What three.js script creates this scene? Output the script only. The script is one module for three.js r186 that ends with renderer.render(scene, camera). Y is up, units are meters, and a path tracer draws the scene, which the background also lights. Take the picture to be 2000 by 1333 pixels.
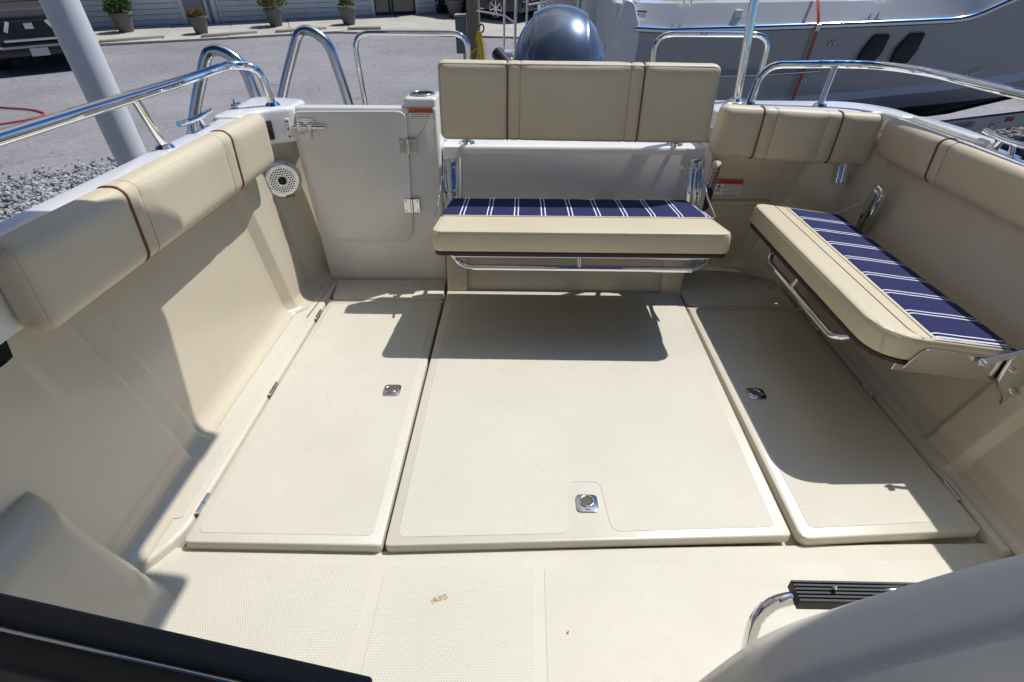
import * as THREE from 'three';
import { Sky } from 'three/addons/objects/Sky.js';
import { RoundedBoxGeometry } from 'three/addons/geometries/RoundedBoxGeometry.js';
import { mergeGeometries, mergeVertices, toCreasedNormals } from 'three/addons/utils/BufferGeometryUtils.js';

// ---------------------------------------------------------------- camera, sky, sun, exposure
const scene = new THREE.Scene();
const V = (x, y, z) => new THREE.Vector3(x, y, z);
const DEG = Math.PI / 180;
// the boat rests bow-up on its stands: its deck falls 4 degrees towards the stern (-z)
const TILT = new THREE.Quaternion().setFromAxisAngle(V(1, 0, 0), -4 * DEG);
const NOTILT = new THREE.Quaternion();
const camera = new THREE.PerspectiveCamera(63.36, 1024 / 682, 0.02, 400);
camera.position.copy(V(0, 1.25, 0).applyQuaternion(TILT));
camera.quaternion.copy(TILT).multiply(new THREE.Quaternion().setFromEuler(new THREE.Euler(-33.53 * DEG, 1.08 * DEG, 0.15 * DEG, 'YXZ')));
scene.add(camera);
const sunDir = V(0.47, 0.977, -0.37).normalize();
const sky = new Sky();
sky.name = 'sky'; sky.userData.kind = 'structure';
sky.scale.setScalar(300);
sky.material.uniforms.turbidity.value = 5;
sky.material.uniforms.rayleigh.value = 0.5;
sky.material.uniforms.mieCoefficient.value = 0.005;
sky.material.uniforms.sunPosition.value.copy(sunDir);
scene.add(sky);
scene.environmentIntensity = 0.165;
const sun = new THREE.DirectionalLight(new THREE.Color(1.0, 0.965, 0.92), 5.0);
sun.position.copy(sunDir.clone().multiplyScalar(60)); sun.target.position.set(0, 0, 0);
sun.castShadow = true; sun.shadow.mapSize.set(2048, 2048);
Object.assign(sun.shadow.camera, { left: -30, right: 30, top: 30, bottom: -30, near: 1, far: 150 });
scene.add(sun, sun.target);
const renderer = new THREE.WebGLRenderer({ antialias: true });
renderer.setSize(1024, 682);
renderer.shadowMap.enabled = true;
renderer.toneMapping = THREE.LinearToneMapping;
renderer.toneMappingExposure = 0.805;

// ---------------------------------------------------------------- helpers
function rng(seed) { let s = seed >>> 0; return () => { s = (s + 0x6D2B79F5) | 0; let t = Math.imul(s ^ (s >>> 15), 1 | s); t = (t + Math.imul(t ^ (t >>> 7), 61 | t)) ^ t; return ((t ^ (t >>> 14)) >>> 0) / 4294967296; }; }
function hash(x, y, s) { let h = Math.imul(x | 0, 374761393) + Math.imul(y | 0, 668265263) + Math.imul(s | 0, 1442695041); h = Math.imul(h ^ (h >>> 13), 1274126177); return ((h ^ (h >>> 16)) >>> 0) / 4294967296; }
function vnoise(x, y, per, s) {   // value noise that tiles with period per
  const xi = Math.floor(x), yi = Math.floor(y), fx = x - xi, fy = y - yi, m = (a) => ((a % per) + per) % per;
  const u = fx * fx * (3 - 2 * fx), v = fy * fy * (3 - 2 * fy);
  const a = hash(m(xi), m(yi), s), b = hash(m(xi + 1), m(yi), s), c = hash(m(xi), m(yi + 1), s), d = hash(m(xi + 1), m(yi + 1), s);
  return a + (b - a) * u + (c - a) * v + (a - b - c + d) * u * v;
}
function fbm(x, y, per, oct, s) { let v = 0, a = 0.5, t = 0; for (let i = 0; i < oct; i++) { v += a * vnoise(x, y, per, s + i); t += a; x *= 2; y *= 2; per *= 2; a *= 0.5; } return v / t; }
function tex(n, metres, fn, srgb = false) {   // fn(u, v) -> grey or [r, g, b], 0..1; tiles every `metres`
  const d = new Uint8Array(n * n * 4);
  for (let j = 0; j < n; j++) for (let i = 0; i < n; i++) {
    const c = fn(i / n, j / n), k = (j * n + i) * 4, a = Array.isArray(c) ? c : [c, c, c];
    for (let q = 0; q < 3; q++) d[k + q] = Math.max(0, Math.min(255, Math.round(a[q] * 255)));
    d[k + 3] = 255;
  }
  const t = new THREE.DataTexture(d, n, n);
  t.wrapS = t.wrapT = THREE.RepeatWrapping; t.magFilter = THREE.LinearFilter; t.minFilter = THREE.LinearMipmapLinearFilter; t.generateMipmaps = true;
  if (srgb) t.colorSpace = THREE.SRGBColorSpace;
  t.repeat.set(1 / metres, 1 / metres); t.needsUpdate = true;
  return t;
}
function mat(c, rough, extra = {}) {
  const P = ['clearcoat', 'transmission', 'sheen', 'ior', 'anisotropy', 'thickness', 'clearcoatRoughness', 'specularIntensity'].some((k) => k in extra);
  const m = P ? new THREE.MeshPhysicalMaterial({ roughness: rough, ...extra }) : new THREE.MeshStandardMaterial({ roughness: rough, ...extra });
  m.color.setRGB(c[0], c[1], c[2]); return m;
}
const taken = {};
function numbered(name) { const n = taken[name] = (taken[name] ?? -1) + 1; return n ? `${name}_${String(n).padStart(3, '0')}` : name; }
// a thing: children are laid out in the axes of the boat (tilted) or of the yard; done() moves the origin to its base
function thing(frame, name, label, category, group) {
  const o = new THREE.Group(); o.name = numbered(name); o.userData = { label, category };
  if (group) o.userData.group = group; o.userFrame = frame; return o;
}
function structure(frame, name) { const o = new THREE.Group(); o.name = numbered(name); o.userData = { kind: 'structure' }; o.userFrame = frame; return o; }
function part(parent, name, geo, m, label) {
  const p = new THREE.Mesh(geo, m); p.name = name; p.castShadow = p.receiveShadow = true; if (label) p.userData.label = label; parent.add(p); return p;
}
function done(o) {
  o.updateMatrixWorld(true);
  const b = new THREE.Box3().setFromObject(o), c = b.getCenter(V(0, 0, 0)); c.y = b.min.y;
  for (const k of o.children) k.position.sub(c);
  const q = o.userFrame === 'boat' ? TILT : NOTILT; delete o.userFrame;
  o.position.copy(c.applyQuaternion(q)); o.quaternion.copy(q); scene.add(o); return o;
}
function single(frame, name, geo, m, label, category, group, kind) {   // a thing that is one mesh
  geo.computeBoundingBox(); const c = geo.boundingBox.getCenter(V(0, 0, 0)); c.y = geo.boundingBox.min.y; geo.translate(-c.x, -c.y, -c.z);
  const o = new THREE.Mesh(geo, m); o.name = numbered(name); o.castShadow = o.receiveShadow = true;
  const q = frame === 'boat' ? TILT : NOTILT; o.position.copy(c.applyQuaternion(q)); o.quaternion.copy(q);
  if (kind) o.userData.kind = kind; else o.userData = { label, category };
  if (group) o.userData.group = group; scene.add(o); return o;
}
function mUV(g) {   // uv in metres from the dominant axis of the normal
  if (!g.attributes.normal) g.computeVertexNormals();
  const p = g.attributes.position, n = g.attributes.normal, uv = new Float32Array(p.count * 2);
  for (let i = 0; i < p.count; i++) {
    const ax = Math.abs(n.getX(i)), ay = Math.abs(n.getY(i)), az = Math.abs(n.getZ(i));
    if (ay >= ax && ay >= az) { uv[2 * i] = p.getX(i); uv[2 * i + 1] = p.getZ(i); } else if (ax >= az) { uv[2 * i] = p.getZ(i); uv[2 * i + 1] = p.getY(i); } else { uv[2 * i] = p.getX(i); uv[2 * i + 1] = p.getY(i); }
  }
  g.setAttribute('uv', new THREE.BufferAttribute(uv, 2)); return g;
}
function strip(g) { const o = new THREE.BufferGeometry(); o.setAttribute('position', g.attributes.position.clone()); if (g.index) o.setIndex(g.index.clone()); return o; }
function smooth(g, angle = 0.7) { let s = mergeVertices(strip(g), 1e-5); s = toCreasedNormals(s, angle); return mUV(s); }
function join(list) { return mergeGeometries(list.map((g) => { let s = g.index ? g.toNonIndexed() : g; const o = new THREE.BufferGeometry(); o.setAttribute('position', s.attributes.position); if (!s.attributes.normal) s.computeVertexNormals(); o.setAttribute('normal', s.attributes.normal); if (!s.attributes.uv) mUV(s); o.setAttribute('uv', s.attributes.uv); return o; })); }
function at(g, x, y, z, rx = 0, ry = 0, rz = 0) { if (rx || ry || rz) g.applyMatrix4(new THREE.Matrix4().makeRotationFromEuler(new THREE.Euler(rx, ry, rz))); g.translate(x, y, z); return g; }
function rbox(w, h, d, r = 0.005, s = 2) { return mUV(new RoundedBoxGeometry(w, h, d, s, Math.min(r, w / 2.01, h / 2.01, d / 2.01))); }
function box(x0, x1, y0, y1, z0, z1, r = 0.004) { return mUV(at(rbox(Math.abs(x1 - x0), Math.abs(y1 - y0), Math.abs(z1 - z0), r), (x0 + x1) / 2, (y0 + y1) / 2, (z0 + z1) / 2)); }
function cyl(a, b, r0, r1 = r0, seg = 20) {
  const d = b.clone().sub(a), L = d.length(), g = new THREE.CylinderGeometry(r1, r0, L, seg);
  g.applyQuaternion(new THREE.Quaternion().setFromUnitVectors(V(0, 1, 0), d.normalize())); g.translate((a.x + b.x) / 2, (a.y + b.y) / 2, (a.z + b.z) / 2); return g;
}
function bent(pts, rad) {   // polyline with rounded corners
  const out = [pts[0].clone()];
  for (let i = 1; i < pts.length - 1; i++) {
    const p = pts[i], a = pts[i - 1].clone().sub(p), b = pts[i + 1].clone().sub(p), R = Array.isArray(rad) ? rad[i] : rad;
    const k = Math.min(R, a.length() * 0.49, b.length() * 0.49), A = p.clone().add(a.setLength(k)), Bq = p.clone().add(b.setLength(k));
    for (let t = 0; t <= 8; t++) { const u = t / 8; out.push(V(0, 0, 0).addScaledVector(A, (1 - u) * (1 - u)).addScaledVector(p, 2 * u * (1 - u)).addScaledVector(Bq, u * u)); }
  }
  out.push(pts[pts.length - 1].clone()); return out;
}
function tube(pts, r, rad = 0, seg = 14) {
  const P = rad ? bent(pts, rad) : pts, path = new THREE.CurvePath();
  for (let i = 0; i < P.length - 1; i++) if (P[i].distanceTo(P[i + 1]) > 1e-5) path.add(new THREE.LineCurve3(P[i], P[i + 1]));
  // rings exactly at the points
  const pos = [], idx = []; let prev = null; const Q = P.filter((p, i) => i === 0 || p.distanceTo(P[i - 1]) > 1e-5);
  for (let i = 0; i < Q.length; i++) {
    const t = Q[Math.min(i + 1, Q.length - 1)].clone().sub(Q[Math.max(i - 1, 0)]).normalize();
    let nrm = prev ? prev.clone().addScaledVector(t, -prev.dot(t)).normalize() : (Math.abs(t.y) < 0.9 ? V(0, 1, 0) : V(1, 0, 0)).cross(t).normalize();
    prev = nrm; const bn = t.clone().cross(nrm);
    for (let k = 0; k < seg; k++) { const a = k / seg * Math.PI * 2, p = Q[i].clone().addScaledVector(nrm, Math.cos(a) * r).addScaledVector(bn, Math.sin(a) * r); pos.push(p.x, p.y, p.z); }
  }
  for (let i = 0; i < Q.length - 1; i++) for (let k = 0; k < seg; k++) { const a = i * seg + k, b = i * seg + (k + 1) % seg; idx.push(a, b, a + seg, b, b + seg, a + seg); }
  for (const [c, f] of [[0, 1], [Q.length - 1, 0]]) { const o = pos.length / 3; pos.push(Q[c].x, Q[c].y, Q[c].z); for (let k = 0; k < seg; k++) { const a = c * seg + k, b = c * seg + (k + 1) % seg; if (f) idx.push(o, b, a); else idx.push(o, a, b); } }
  const g = new THREE.BufferGeometry(); g.setAttribute('position', new THREE.Float32BufferAttribute(pos, 3)); g.setIndex(idx); return mUV(toCreasedNormals(g, 0.8));
}
function curve(pts, n = 60) { return new THREE.CatmullRomCurve3(pts, false, 'centripetal').getPoints(n); }
function roundPoly(pts, rad) {   // closed THREE.Shape from [x, y] points with rounded corners (rad: number or list)
  const s = new THREE.Shape(), n = pts.length;
  for (let i = 0; i < n; i++) {
    const p = new THREE.Vector2(...pts[i]), a = new THREE.Vector2(...pts[(i + n - 1) % n]).sub(p), b = new THREE.Vector2(...pts[(i + 1) % n]).sub(p), R = Array.isArray(rad) ? rad[i] : rad;
    const k = Math.min(R, a.length() * 0.49, b.length() * 0.49), A = p.clone().add(a.setLength(k)), Bq = p.clone().add(b.setLength(k));
    if (i === 0) s.moveTo(A.x, A.y); else s.lineTo(A.x, A.y);
    s.quadraticCurveTo(p.x, p.y, Bq.x, Bq.y);
  }
  s.closePath(); return s;
}
// a slab with rounded plan and soft edges: plan points are [x, z], y from y0 to y1
function slab(pts, rad, y0, y1, bev = 0.006, seg = 3, cs = 8) {
  const sh = roundPoly(pts.map(([x, z]) => [x, -z]), rad);
  const g = new THREE.ExtrudeGeometry(sh, { depth: Math.max(1e-4, y1 - y0 - 2 * bev), bevelEnabled: bev > 0, bevelThickness: bev, bevelSize: bev, bevelOffset: -bev, bevelSegments: seg, curveSegments: cs });
  g.rotateX(-Math.PI / 2); g.translate(0, y0 + bev, 0); return smooth(g, 0.6);
}
// the same standing up: points are [x, y], z from z0 (back) to z1 (front)
function panel(pts, rad, z0, z1, bev = 0.006, seg = 3, cs = 8) {
  const g = new THREE.ExtrudeGeometry(roundPoly(pts, rad), { depth: Math.max(1e-4, z1 - z0 - 2 * bev), bevelEnabled: bev > 0, bevelThickness: bev, bevelSize: bev, bevelOffset: -bev, bevelSegments: seg, curveSegments: cs });
  g.translate(0, 0, z0 + bev); return smooth(g, 0.6);
}
function grid(nu, nv, f) {   // sheet f(u, v) -> Vector3
  const pos = [], idx = [];
  for (let j = 0; j <= nv; j++) for (let i = 0; i <= nu; i++) { const p = f(i / nu, j / nv); pos.push(p.x, p.y, p.z); }
  for (let j = 0; j < nv; j++) for (let i = 0; i < nu; i++) { const a = j * (nu + 1) + i, b = a + 1, c = a + nu + 1, d = c + 1; idx.push(a, b, c, b, d, c); }
  const g = new THREE.BufferGeometry(); g.setAttribute('position', new THREE.Float32BufferAttribute(pos, 3)); g.setIndex(idx); g.computeVertexNormals(); return mUV(g);
}
// upholstered block: rounded box on a fine grid; push(x, y, z, n) returns how far a surface point moves along its normal n
function soft(w, h, d, r, cell, push) {
  const seg = (a) => Math.max(4, Math.round(a / cell)), g0 = new THREE.BoxGeometry(w, h, d, seg(w), seg(h), seg(d));
  let g = mergeVertices(strip(g0), 1e-5); const p = g.attributes.position, H = [w / 2, h / 2, d / 2];
  for (let i = 0; i < p.count; i++) {
    const q = [p.getX(i), p.getY(i), p.getZ(i)], c = q.map((a, k) => Math.max(-(H[k] - r), Math.min(H[k] - r, a))), n = V(q[0] - c[0], q[1] - c[1], q[2] - c[2]).normalize();
    const e = r + (push ? push(c[0] + n.x * r, c[1] + n.y * r, c[2] + n.z * r, n) : 0);
    p.setXYZ(i, c[0] + n.x * e, c[1] + n.y * e, c[2] + n.z * e);
  }
  g.computeVertexNormals(); return mUV(g);
}
const lerp = (a, b, t) => a + (b - a) * t, sstep = (a, b, x) => { const t = Math.max(0, Math.min(1, (x - a) / (b - a))); return t * t * (3 - 2 * t); };
function pathAt(list, t) { const f = t * (list.length - 1), i = Math.min(list.length - 2, Math.floor(f)), u = f - i; return list[i].map((a, k) => lerp(a, list[i + 1][k], u)); }
function canvasTex(w, h, draw) { const c = document.createElement('canvas'); c.width = w; c.height = h; draw(c.getContext('2d'), w, h); const t = new THREE.CanvasTexture(c); t.colorSpace = THREE.SRGBColorSpace; t.anisotropy = 4; return t; }
function card(w, h) { return new THREE.PlaneGeometry(w, h); }

// ---------------------------------------------------------------- materials
const weave = tex(256, 0.048, (u, v) => { const a = u * 8, b = v * 8, r = Math.floor(b); const x = ((a + (r % 2) * 0.5) % 1) - 0.5, y = (b % 1) - 0.5; return 0.15 + 0.85 * Math.max(0, 1 - (x * x * 5 + y * y * 5)); });
const grain = tex(512, 0.12, (u, v) => { const a = fbm(u * 64, v * 64, 64, 2, 3), b = fbm(u * 16, v * 16, 16, 3, 9); return 0.6 * Math.abs(a * 2 - 1) + 0.4 * b; });
const orange = tex(256, 0.9, (u, v) => fbm(u * 8, v * 8, 8, 4, 21));
const gelVar = tex(512, 1.3, (u, v) => { const a = fbm(u * 6, v * 6, 6, 5, 5), b = fbm(u * 60, v * 60, 60, 2, 8), k = 0.925 + 0.10 * a - (b > 0.8 ? 0.06 : 0) * a; return [k, k * 0.997, k * 0.985]; });
const scuff = tex(512, 0.8, (u, v) => 0.42 + 0.5 * fbm(u * 10, v * 10, 10, 5, 31));
const M = {};
const CREAM = [0.63, 0.56, 0.425];
M.deck = mat([0.66, 0.62, 0.515], 0.5, { map: gelVar, roughnessMap: scuff });
M.skid = mat([0.655, 0.617, 0.515], 0.8, { map: gelVar, roughnessMap: scuff, bumpMap: weave, bumpScale: 0.0008 });
M.liner = mat(CREAM, 0.3, { map: gelVar, bumpMap: orange, bumpScale: 0.0007, clearcoat: 0.5, clearcoatRoughness: 0.12 });
M.white = mat([0.80, 0.80, 0.79], 0.24, { map: gelVar, clearcoat: 0.6, clearcoatRoughness: 0.1 });
M.offwhite = mat([0.78, 0.77, 0.74], 0.3, { map: gelVar, clearcoat: 0.5, clearcoatRoughness: 0.12 });
M.star = mat([0.66, 0.65, 0.62], 0.5, { map: gelVar });
M.vinyl = mat([0.64, 0.565, 0.41], 0.46, { bumpMap: grain, bumpScale: 0.0007, map: gelVar });
M.vinylDark = mat([0.035, 0.026, 0.022], 0.55, { bumpMap: grain, bumpScale: 0.0005 });
M.pipe = mat([0.19, 0.07, 0.035], 0.5);
M.thread = mat([0.42, 0.34, 0.23], 0.8);
M.chrome = mat([0.80, 0.80, 0.79], 0.07, { metalness: 1 });
M.steel = mat([0.66, 0.66, 0.65], 0.26, { metalness: 1, roughnessMap: scuff });
M.alu = mat([0.62, 0.63, 0.64], 0.32, { metalness: 1, roughnessMap: scuff });
M.black = mat([0.012, 0.012, 0.013], 0.4);
M.rubber = mat([0.022, 0.023, 0.027], 0.62);
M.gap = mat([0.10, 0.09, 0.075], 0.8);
const stripes = canvasTex(256, 64, (g, w, h) => { g.fillStyle = 'rgb(17,25,84)'; g.fillRect(0, 0, w, h); for (let i = 0; i < 4200; i++) { const k = hash(i, 1, 2), a = hash(i, 3, 4); g.fillStyle = k > 0.5 ? 'rgba(34,42,104,0.4)' : 'rgba(8,12,52,0.4)'; g.fillRect(Math.floor(a * w), Math.floor(hash(i, 5, 6) * h), 2, 1); } g.fillStyle = 'rgb(228,230,240)'; g.fillRect(104, 0, 11, h); g.fillRect(139, 0, 11, h); });
stripes.wrapS = stripes.wrapT = THREE.RepeatWrapping;
const cloth = tex(128, 0.01, (u, v) => 0.5 + 0.25 * Math.sin(u * Math.PI * 16) + 0.25 * Math.sin(v * Math.PI * 16));
// ---------------------------------------------------------------- the boat the camera stands in (axes of the boat: y off the deck, -z towards the stern)
const B = 'boat';
{
  const t = thing(B, 'boat', 'cream and white fibreglass fishing boat whose open cockpit fills the picture', 'boat');
  part(t, 'bilge_floor', box(-1.02, 1.36, -0.12, -0.05, -2.75, -0.85), M.liner);
  part(t, 'floor', slab([[-1.2, 0.3], [1.6, 0.3], [1.6, -0.985], [0.75, -0.955], [-0.36, -0.912], [-1.2, -0.912]], 0.01, -0.12, -0.03, 0.006), M.deck, 'smooth edged fibreglass floor before the hatches');
  for (const q of [[[-0.93, -0.15], [-0.372, -0.15], [-0.372, -0.868], [-0.93, -0.868]], [[-0.342, -0.15], [0.043, -0.15], [0.043, -0.872], [-0.342, -0.868]], [[0.068, -0.15], [1.2, -0.15], [1.2, -0.92], [0.068, -0.876]]]) part(t, 'tread_panel', slab(q, 0.02, -0.032, -0.029, 0.0009, 1), M.skid);
  part(t, 'side_deck', slab([[-1.03, -0.74], [-0.95, -0.84], [-0.897, -0.94], [-0.897, -2.5], [-1.03, -2.5]], [0.03, 0.12, 0.06, 0.01, 0.01], -0.08, -0.002, 0.014, 5), M.deck);
  part(t, 'tread_panel', slab([[-0.99, -0.98], [-0.925, -0.98], [-0.925, -2.05], [-0.99, -2.05]], 0.02, -0.004, 0.0005, 0.001, 1), M.skid);
  part(t, 'side_deck', slab([[1.268, -0.93], [1.42, -0.93], [1.42, -2.6], [1.268, -2.6]], 0.01, -0.08, -0.002, 0.008), M.deck);
  part(t, 'cross_beam', box(-0.9, -0.36, -0.07, -0.006, -2.226, -2.203, 0.002), M.deck);
  part(t, 'cross_beam', box(0.752, 1.27, -0.07, -0.006, -2.202, -2.18, 0.002), M.deck);
  // port-hand wall (left in the picture): base line and top line, then a fillet into the deck
  const wl = [[-1.005, 0.3, -1.068, 0.3, 0.575], [-1.005, -0.6, -1.068, -0.6, 0.575], [-1.005, -0.99, -1.068, -0.93, 0.575], [-1.005, -1.0, -1.075, -0.95, 0.66], [-1.005, -1.185, -1.075, -1.07], [-1.03, -1.21, -1.10, -1.095], [-1.03, -1.285, -1.10, -1.185], [-1.055, -1.31, -1.122, -1.21], [-1.055, -2.06, -1.122, -1.99], [-1.05, -2.09, -1.118, -2.02], [-1.015, -2.13, -1.09, -2.07], [-1.012, -2.24, -1.095, -2.23], [-1.01, -2.33, -1.135, -2.37], [-0.955, -2.50, -0.995, -2.52]];
  const wallSheet = (list, sx, top, nu) => grid(nu, 40, (u, v) => {
    // a little extra sampling at the creases: ease between stations
    const f = u * (list.length - 1), i = Math.min(list.length - 2, Math.floor(f)), k = f - i, e = k;
    const [bx, bz, tx, tz] = list[i].map((a, q) => lerp(a, list[i + 1][q], e)), tp = lerp(list[i][4] ?? top, list[i + 1][4] ?? top, e);
    const R = 0.055;
    if (v < 0.25) { const a = v / 0.25 * Math.PI / 2, c = R * (1 - Math.sin(a)); const nx = sx, px = bx + nx * c; return V(px, R * (1 - Math.cos(a)), bz + (list[i][0] !== list[i + 1][0] && Math.abs(list[i][1] - list[i + 1][1]) < 0.2 ? 0 : 0)); }
    const w = (v - 0.25) / 0.75; return V(lerp(bx, tx, w), lerp(R, tp, w), lerp(bz, tz, w));
  });
  part(t, 'side_wall', wallSheet(wl, 1, 0.66, 154), M.liner, 'cream moulded side wall with raised ribs, left in view');
  const wr = [[0.765, -2.60, 0.80, -2.515], [1.08, -2.60, 1.24, -2.515], [1.14, -2.58, 1.32, -2.512], [1.32, -2.41, 1.49, -2.48], [1.345, -2.28, 1.545, -2.36], [1.345, -1.36, 1.548, -1.30], [1.325, -1.33, 1.53, -1.27], [1.325, -1.22, 1.53, -1.16], [1.345, -1.19, 1.548, -1.13], [1.345, 0.3, 1.55, 0.3]];
  part(t, 'side_wall', wallSheet(wr, -1, 0.70, 126), M.liner, 'cream moulded side wall in shade, right in view');
  part(t, 'ledge', box(0.775, 1.16, 0.345, 0.37, -2.62, -2.54, 0.01), M.liner);
  // recess under the gunwale next to the cabin
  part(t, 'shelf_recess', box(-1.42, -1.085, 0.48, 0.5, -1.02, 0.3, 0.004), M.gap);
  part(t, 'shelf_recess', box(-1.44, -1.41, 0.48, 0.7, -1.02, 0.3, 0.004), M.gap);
  // gunwales
  const gunwale = (xi, xo, yt, z0, z1, lip) => { const s = Math.sign(xo - xi); return grid(40, 16, (u, v) => {
    const z = lerp(z0, z1, u), pts = [[xi, yt - lip], [xi, yt - 0.022], [xi + s * 0.008, yt - 0.006], [xi + s * 0.022, yt], [xo - s * 0.03, yt], [xo - s * 0.008, yt - 0.012], [xo, yt - 0.04], [xo + s * 0.02, yt - 0.12], [xo + s * 0.02, yt - 0.2]];
    const [x, y] = pathAt(pts, v); return V(x, y, z); }); };
  part(t, 'gunwale', gunwale(-1.068, -1.20, 0.785, -2.30, 0.3, 0.17), M.white, 'white gunwale on the left');
  part(t, 'gunwale', gunwale(1.53, 1.635, 0.757, -2.44, 0.3, 0.12), M.white, 'white gunwale on the right');
  part(t, 'gunwale_pad', slab([[1.575, -2.42], [1.63, -2.40], [1.655, -2.2], [1.65, -2.02], [1.60, -1.99], [1.585, -2.1]], 0.025, 0.75, 0.776, 0.009, 4), M.white);
  part(t, 'corner_cap', slab([[-1.205, -2.22], [-1.085, -2.22], [-1.07, -2.335], [-0.955, -2.415], [-0.955, -2.6], [-1.215, -2.66]], [0.03, 0.04, 0.05, 0.03, 0.05, 0.08], 0.655, 0.795, 0.018, 5), M.white, 'white moulded corner beside the transom door');
  part(t, 'aft_coaming', slab([[0.815, -2.502], [1.515, -2.502], [1.535, -2.42], [1.63, -2.40], [1.615, -2.62], [1.48, -2.76], [0.815, -2.76]], [0.03, 0.02, 0.02, 0.03, 0.14, 0.1, 0.05], 0.60, 0.772, 0.018, 5), M.white, 'white stern coaming behind the corner cushion');
  part(t, 'coaming_side', box(0.79, 0.835, 0.02, 0.64, -2.74, -2.478, 0.015), M.offwhite);
  // transom: upper field, lower pedestal, columns, cap
  const lean = -Math.atan2(0.17, 0.62), L = 0.643;
  part(t, 'transom', at(panel([[-0.352, 0.33], [0.80, 0.33], [0.795, L], [-0.36, L]], [0.002, 0.002, 0.03, 0.03], -0.14, 0, 0.006), 0, 0, -2.33, lean), M.star, 'pale transom panel behind the seat');
  part(t, 'pedestal', at(panel([[-0.352, -0.05], [0.752, -0.05], [0.79, 0.329], [-0.352, 0.329]], 0.002, -0.14, -0.002, 0.004), 0, 0, -2.33, lean), M.liner);
  for (const [a, b] of [[-0.352, -0.255], [0.655, 0.755]]) part(t, 'pedestal_column', at(panel([[a, -0.04], [b, -0.04], [b, 0.335], [a, 0.335]], 0.01, -0.01, 0.012, 0.008), 0, 0, -2.33, lean), M.liner);
  for (const [a, b] of [[-0.354, -0.275], [0.715, 0.795]]) part(t, 'transom_column', at(panel([[a, 0.336], [b, 0.336], [b, L], [a, L]], 0.008, -0.01, 0.011, 0.008), 0, 0, -2.33, lean), M.star);
  part(t, 'transom_cap', slab([[-0.36, -2.492], [0.80, -2.492], [0.80, -2.80], [-0.36, -2.80]], 0.02, 0.55, 0.623, 0.015, 4), M.white);
  // door frame, sill and post
  part(t, 'door_frame', panel([[-0.945, -0.05], [-0.366, -0.05], [-0.366, 0.79], [-0.99, 0.79]], [0.012, 0.004, 0.01, 0.04], -2.50, -2.44, 0.012, 4), M.offwhite);
  part(t, 'door_post', slab([[-0.502, -2.447], [-0.360, -2.447], [-0.360, -2.62], [-0.502, -2.62]], 0.025, 0.24, 0.826, 0.016, 5), M.white);
  // outside of the hull and swim platform
  for (const [s, xg] of [[-1, -1.245], [1, 1.645]]) part(t, 'hull_side', grid(30, 10, (u, v) => V(xg + s * (-0.05 * v), lerp(0.6, -0.75, v), lerp(-2.85, 1.2, u))), M.white);
  part(t, 'hull_transom', box(-1.15, 1.55, -0.75, 0.58, -2.86, -2.80, 0.02), M.white);
  part(t, 'swim_platform', slab([[-1.1, -2.85], [1.5, -2.85], [1.45, -3.45], [0.62, -3.5], [0.6, -3.2], [-0.2, -3.2], [-0.22, -3.5], [-1.05, -3.45]], [0.02, 0.02, 0.1, 0.05, 0.03, 0.03, 0.05, 0.1], -0.12, -0.03, 0.015, 4), M.white);
  done(t);
}
// ---------------------------------------------------------------- cabin over and behind the camera
{
  const t = thing(B, 'cabin', 'white boat cabin roof and bulkhead above the cockpit, casting the shade', 'cabin');
  part(t, 'roof', slab([[-1.28, -1.6], [-0.425, -1.6], [-0.335, -1.93], [-0.03, -1.93], [-0.03, -1.46], [0.13, -1.44], [0.13, -0.80], [1.62, -0.80], [1.62, 0.1], [0.3, 0.1], [0.3, 0.75], [-1.28, 0.75]], [0.12, 0.03, 0.03, 0.03, 0.03, 0.03, 0.03, 0.1, 0.1, 0.05, 0.05, 0.1], 2.0, 2.06, 0.02, 3), M.white);
  part(t, 'bulkhead', box(-1.2, -0.55, 0, 2.0, 0.10, 0.15, 0.01), M.white);
  part(t, 'bulkhead', box(0.85, 1.55, 0, 2.0, 0.10, 0.15, 0.01), M.white);
  done(t);
}
{ // black sash of the open cabin window, close to the lens
  const t = thing(B, 'window_sash', 'black cabin window sash crossing the bottom left corner', 'window frame');
  const a = V(-0.52, 0.829, -0.262), b = V(-0.122, 0.756, -0.22), d = b.clone().sub(a);
  const q = Math.atan2(d.y, d.x), m = a.clone().add(b).multiplyScalar(0.5), Lh = d.length();
  part(t, 'gasket', at(rbox(Lh, 0.012, 0.02, 0.004), m.x, m.y - 0.004, m.z, 0, -0.105, q), M.rubber);
  part(t, 'trim', at(rbox(Lh, 0.006, 0.012, 0.0025), m.x, m.y - 0.0135, m.z + 0.008, 0, -0.105, q), M.steel);
  part(t, 'sash_rail', at(rbox(Lh, 0.20, 0.035, 0.006), m.x + 0.012, m.y - 0.117, m.z + 0.022, 0, -0.105, q), M.black);
  part(t, 'catch', at(rbox(0.022, 0.016, 0.02, 0.003), -0.158, 0.75, -0.206, 0, -0.105, q), M.steel);
  done(t);
}
{ // pale moulded seat back at the lower right edge
  const t = thing(B, 'seat_back', 'blurred pale moulded seat back across the bottom right corner', 'seat');
  part(t, 'shell', panel([[0.20, 0.0], [1.25, 0.0], [1.25, 0.86], [0.80, 0.84], [0.53, 0.737], [0.40, 0.648], [0.306, 0.574], [0.24, 0.44], [0.2, 0.3]], [0.02, 0.02, 0.05, 0.2, 0.12, 0.08, 0.05, 0.08, 0.05], -0.385, -0.31, 0.02, 6, 12), mat([0.80, 0.76, 0.67], 0.4, { map: gelVar }));
  done(t);
}
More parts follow.
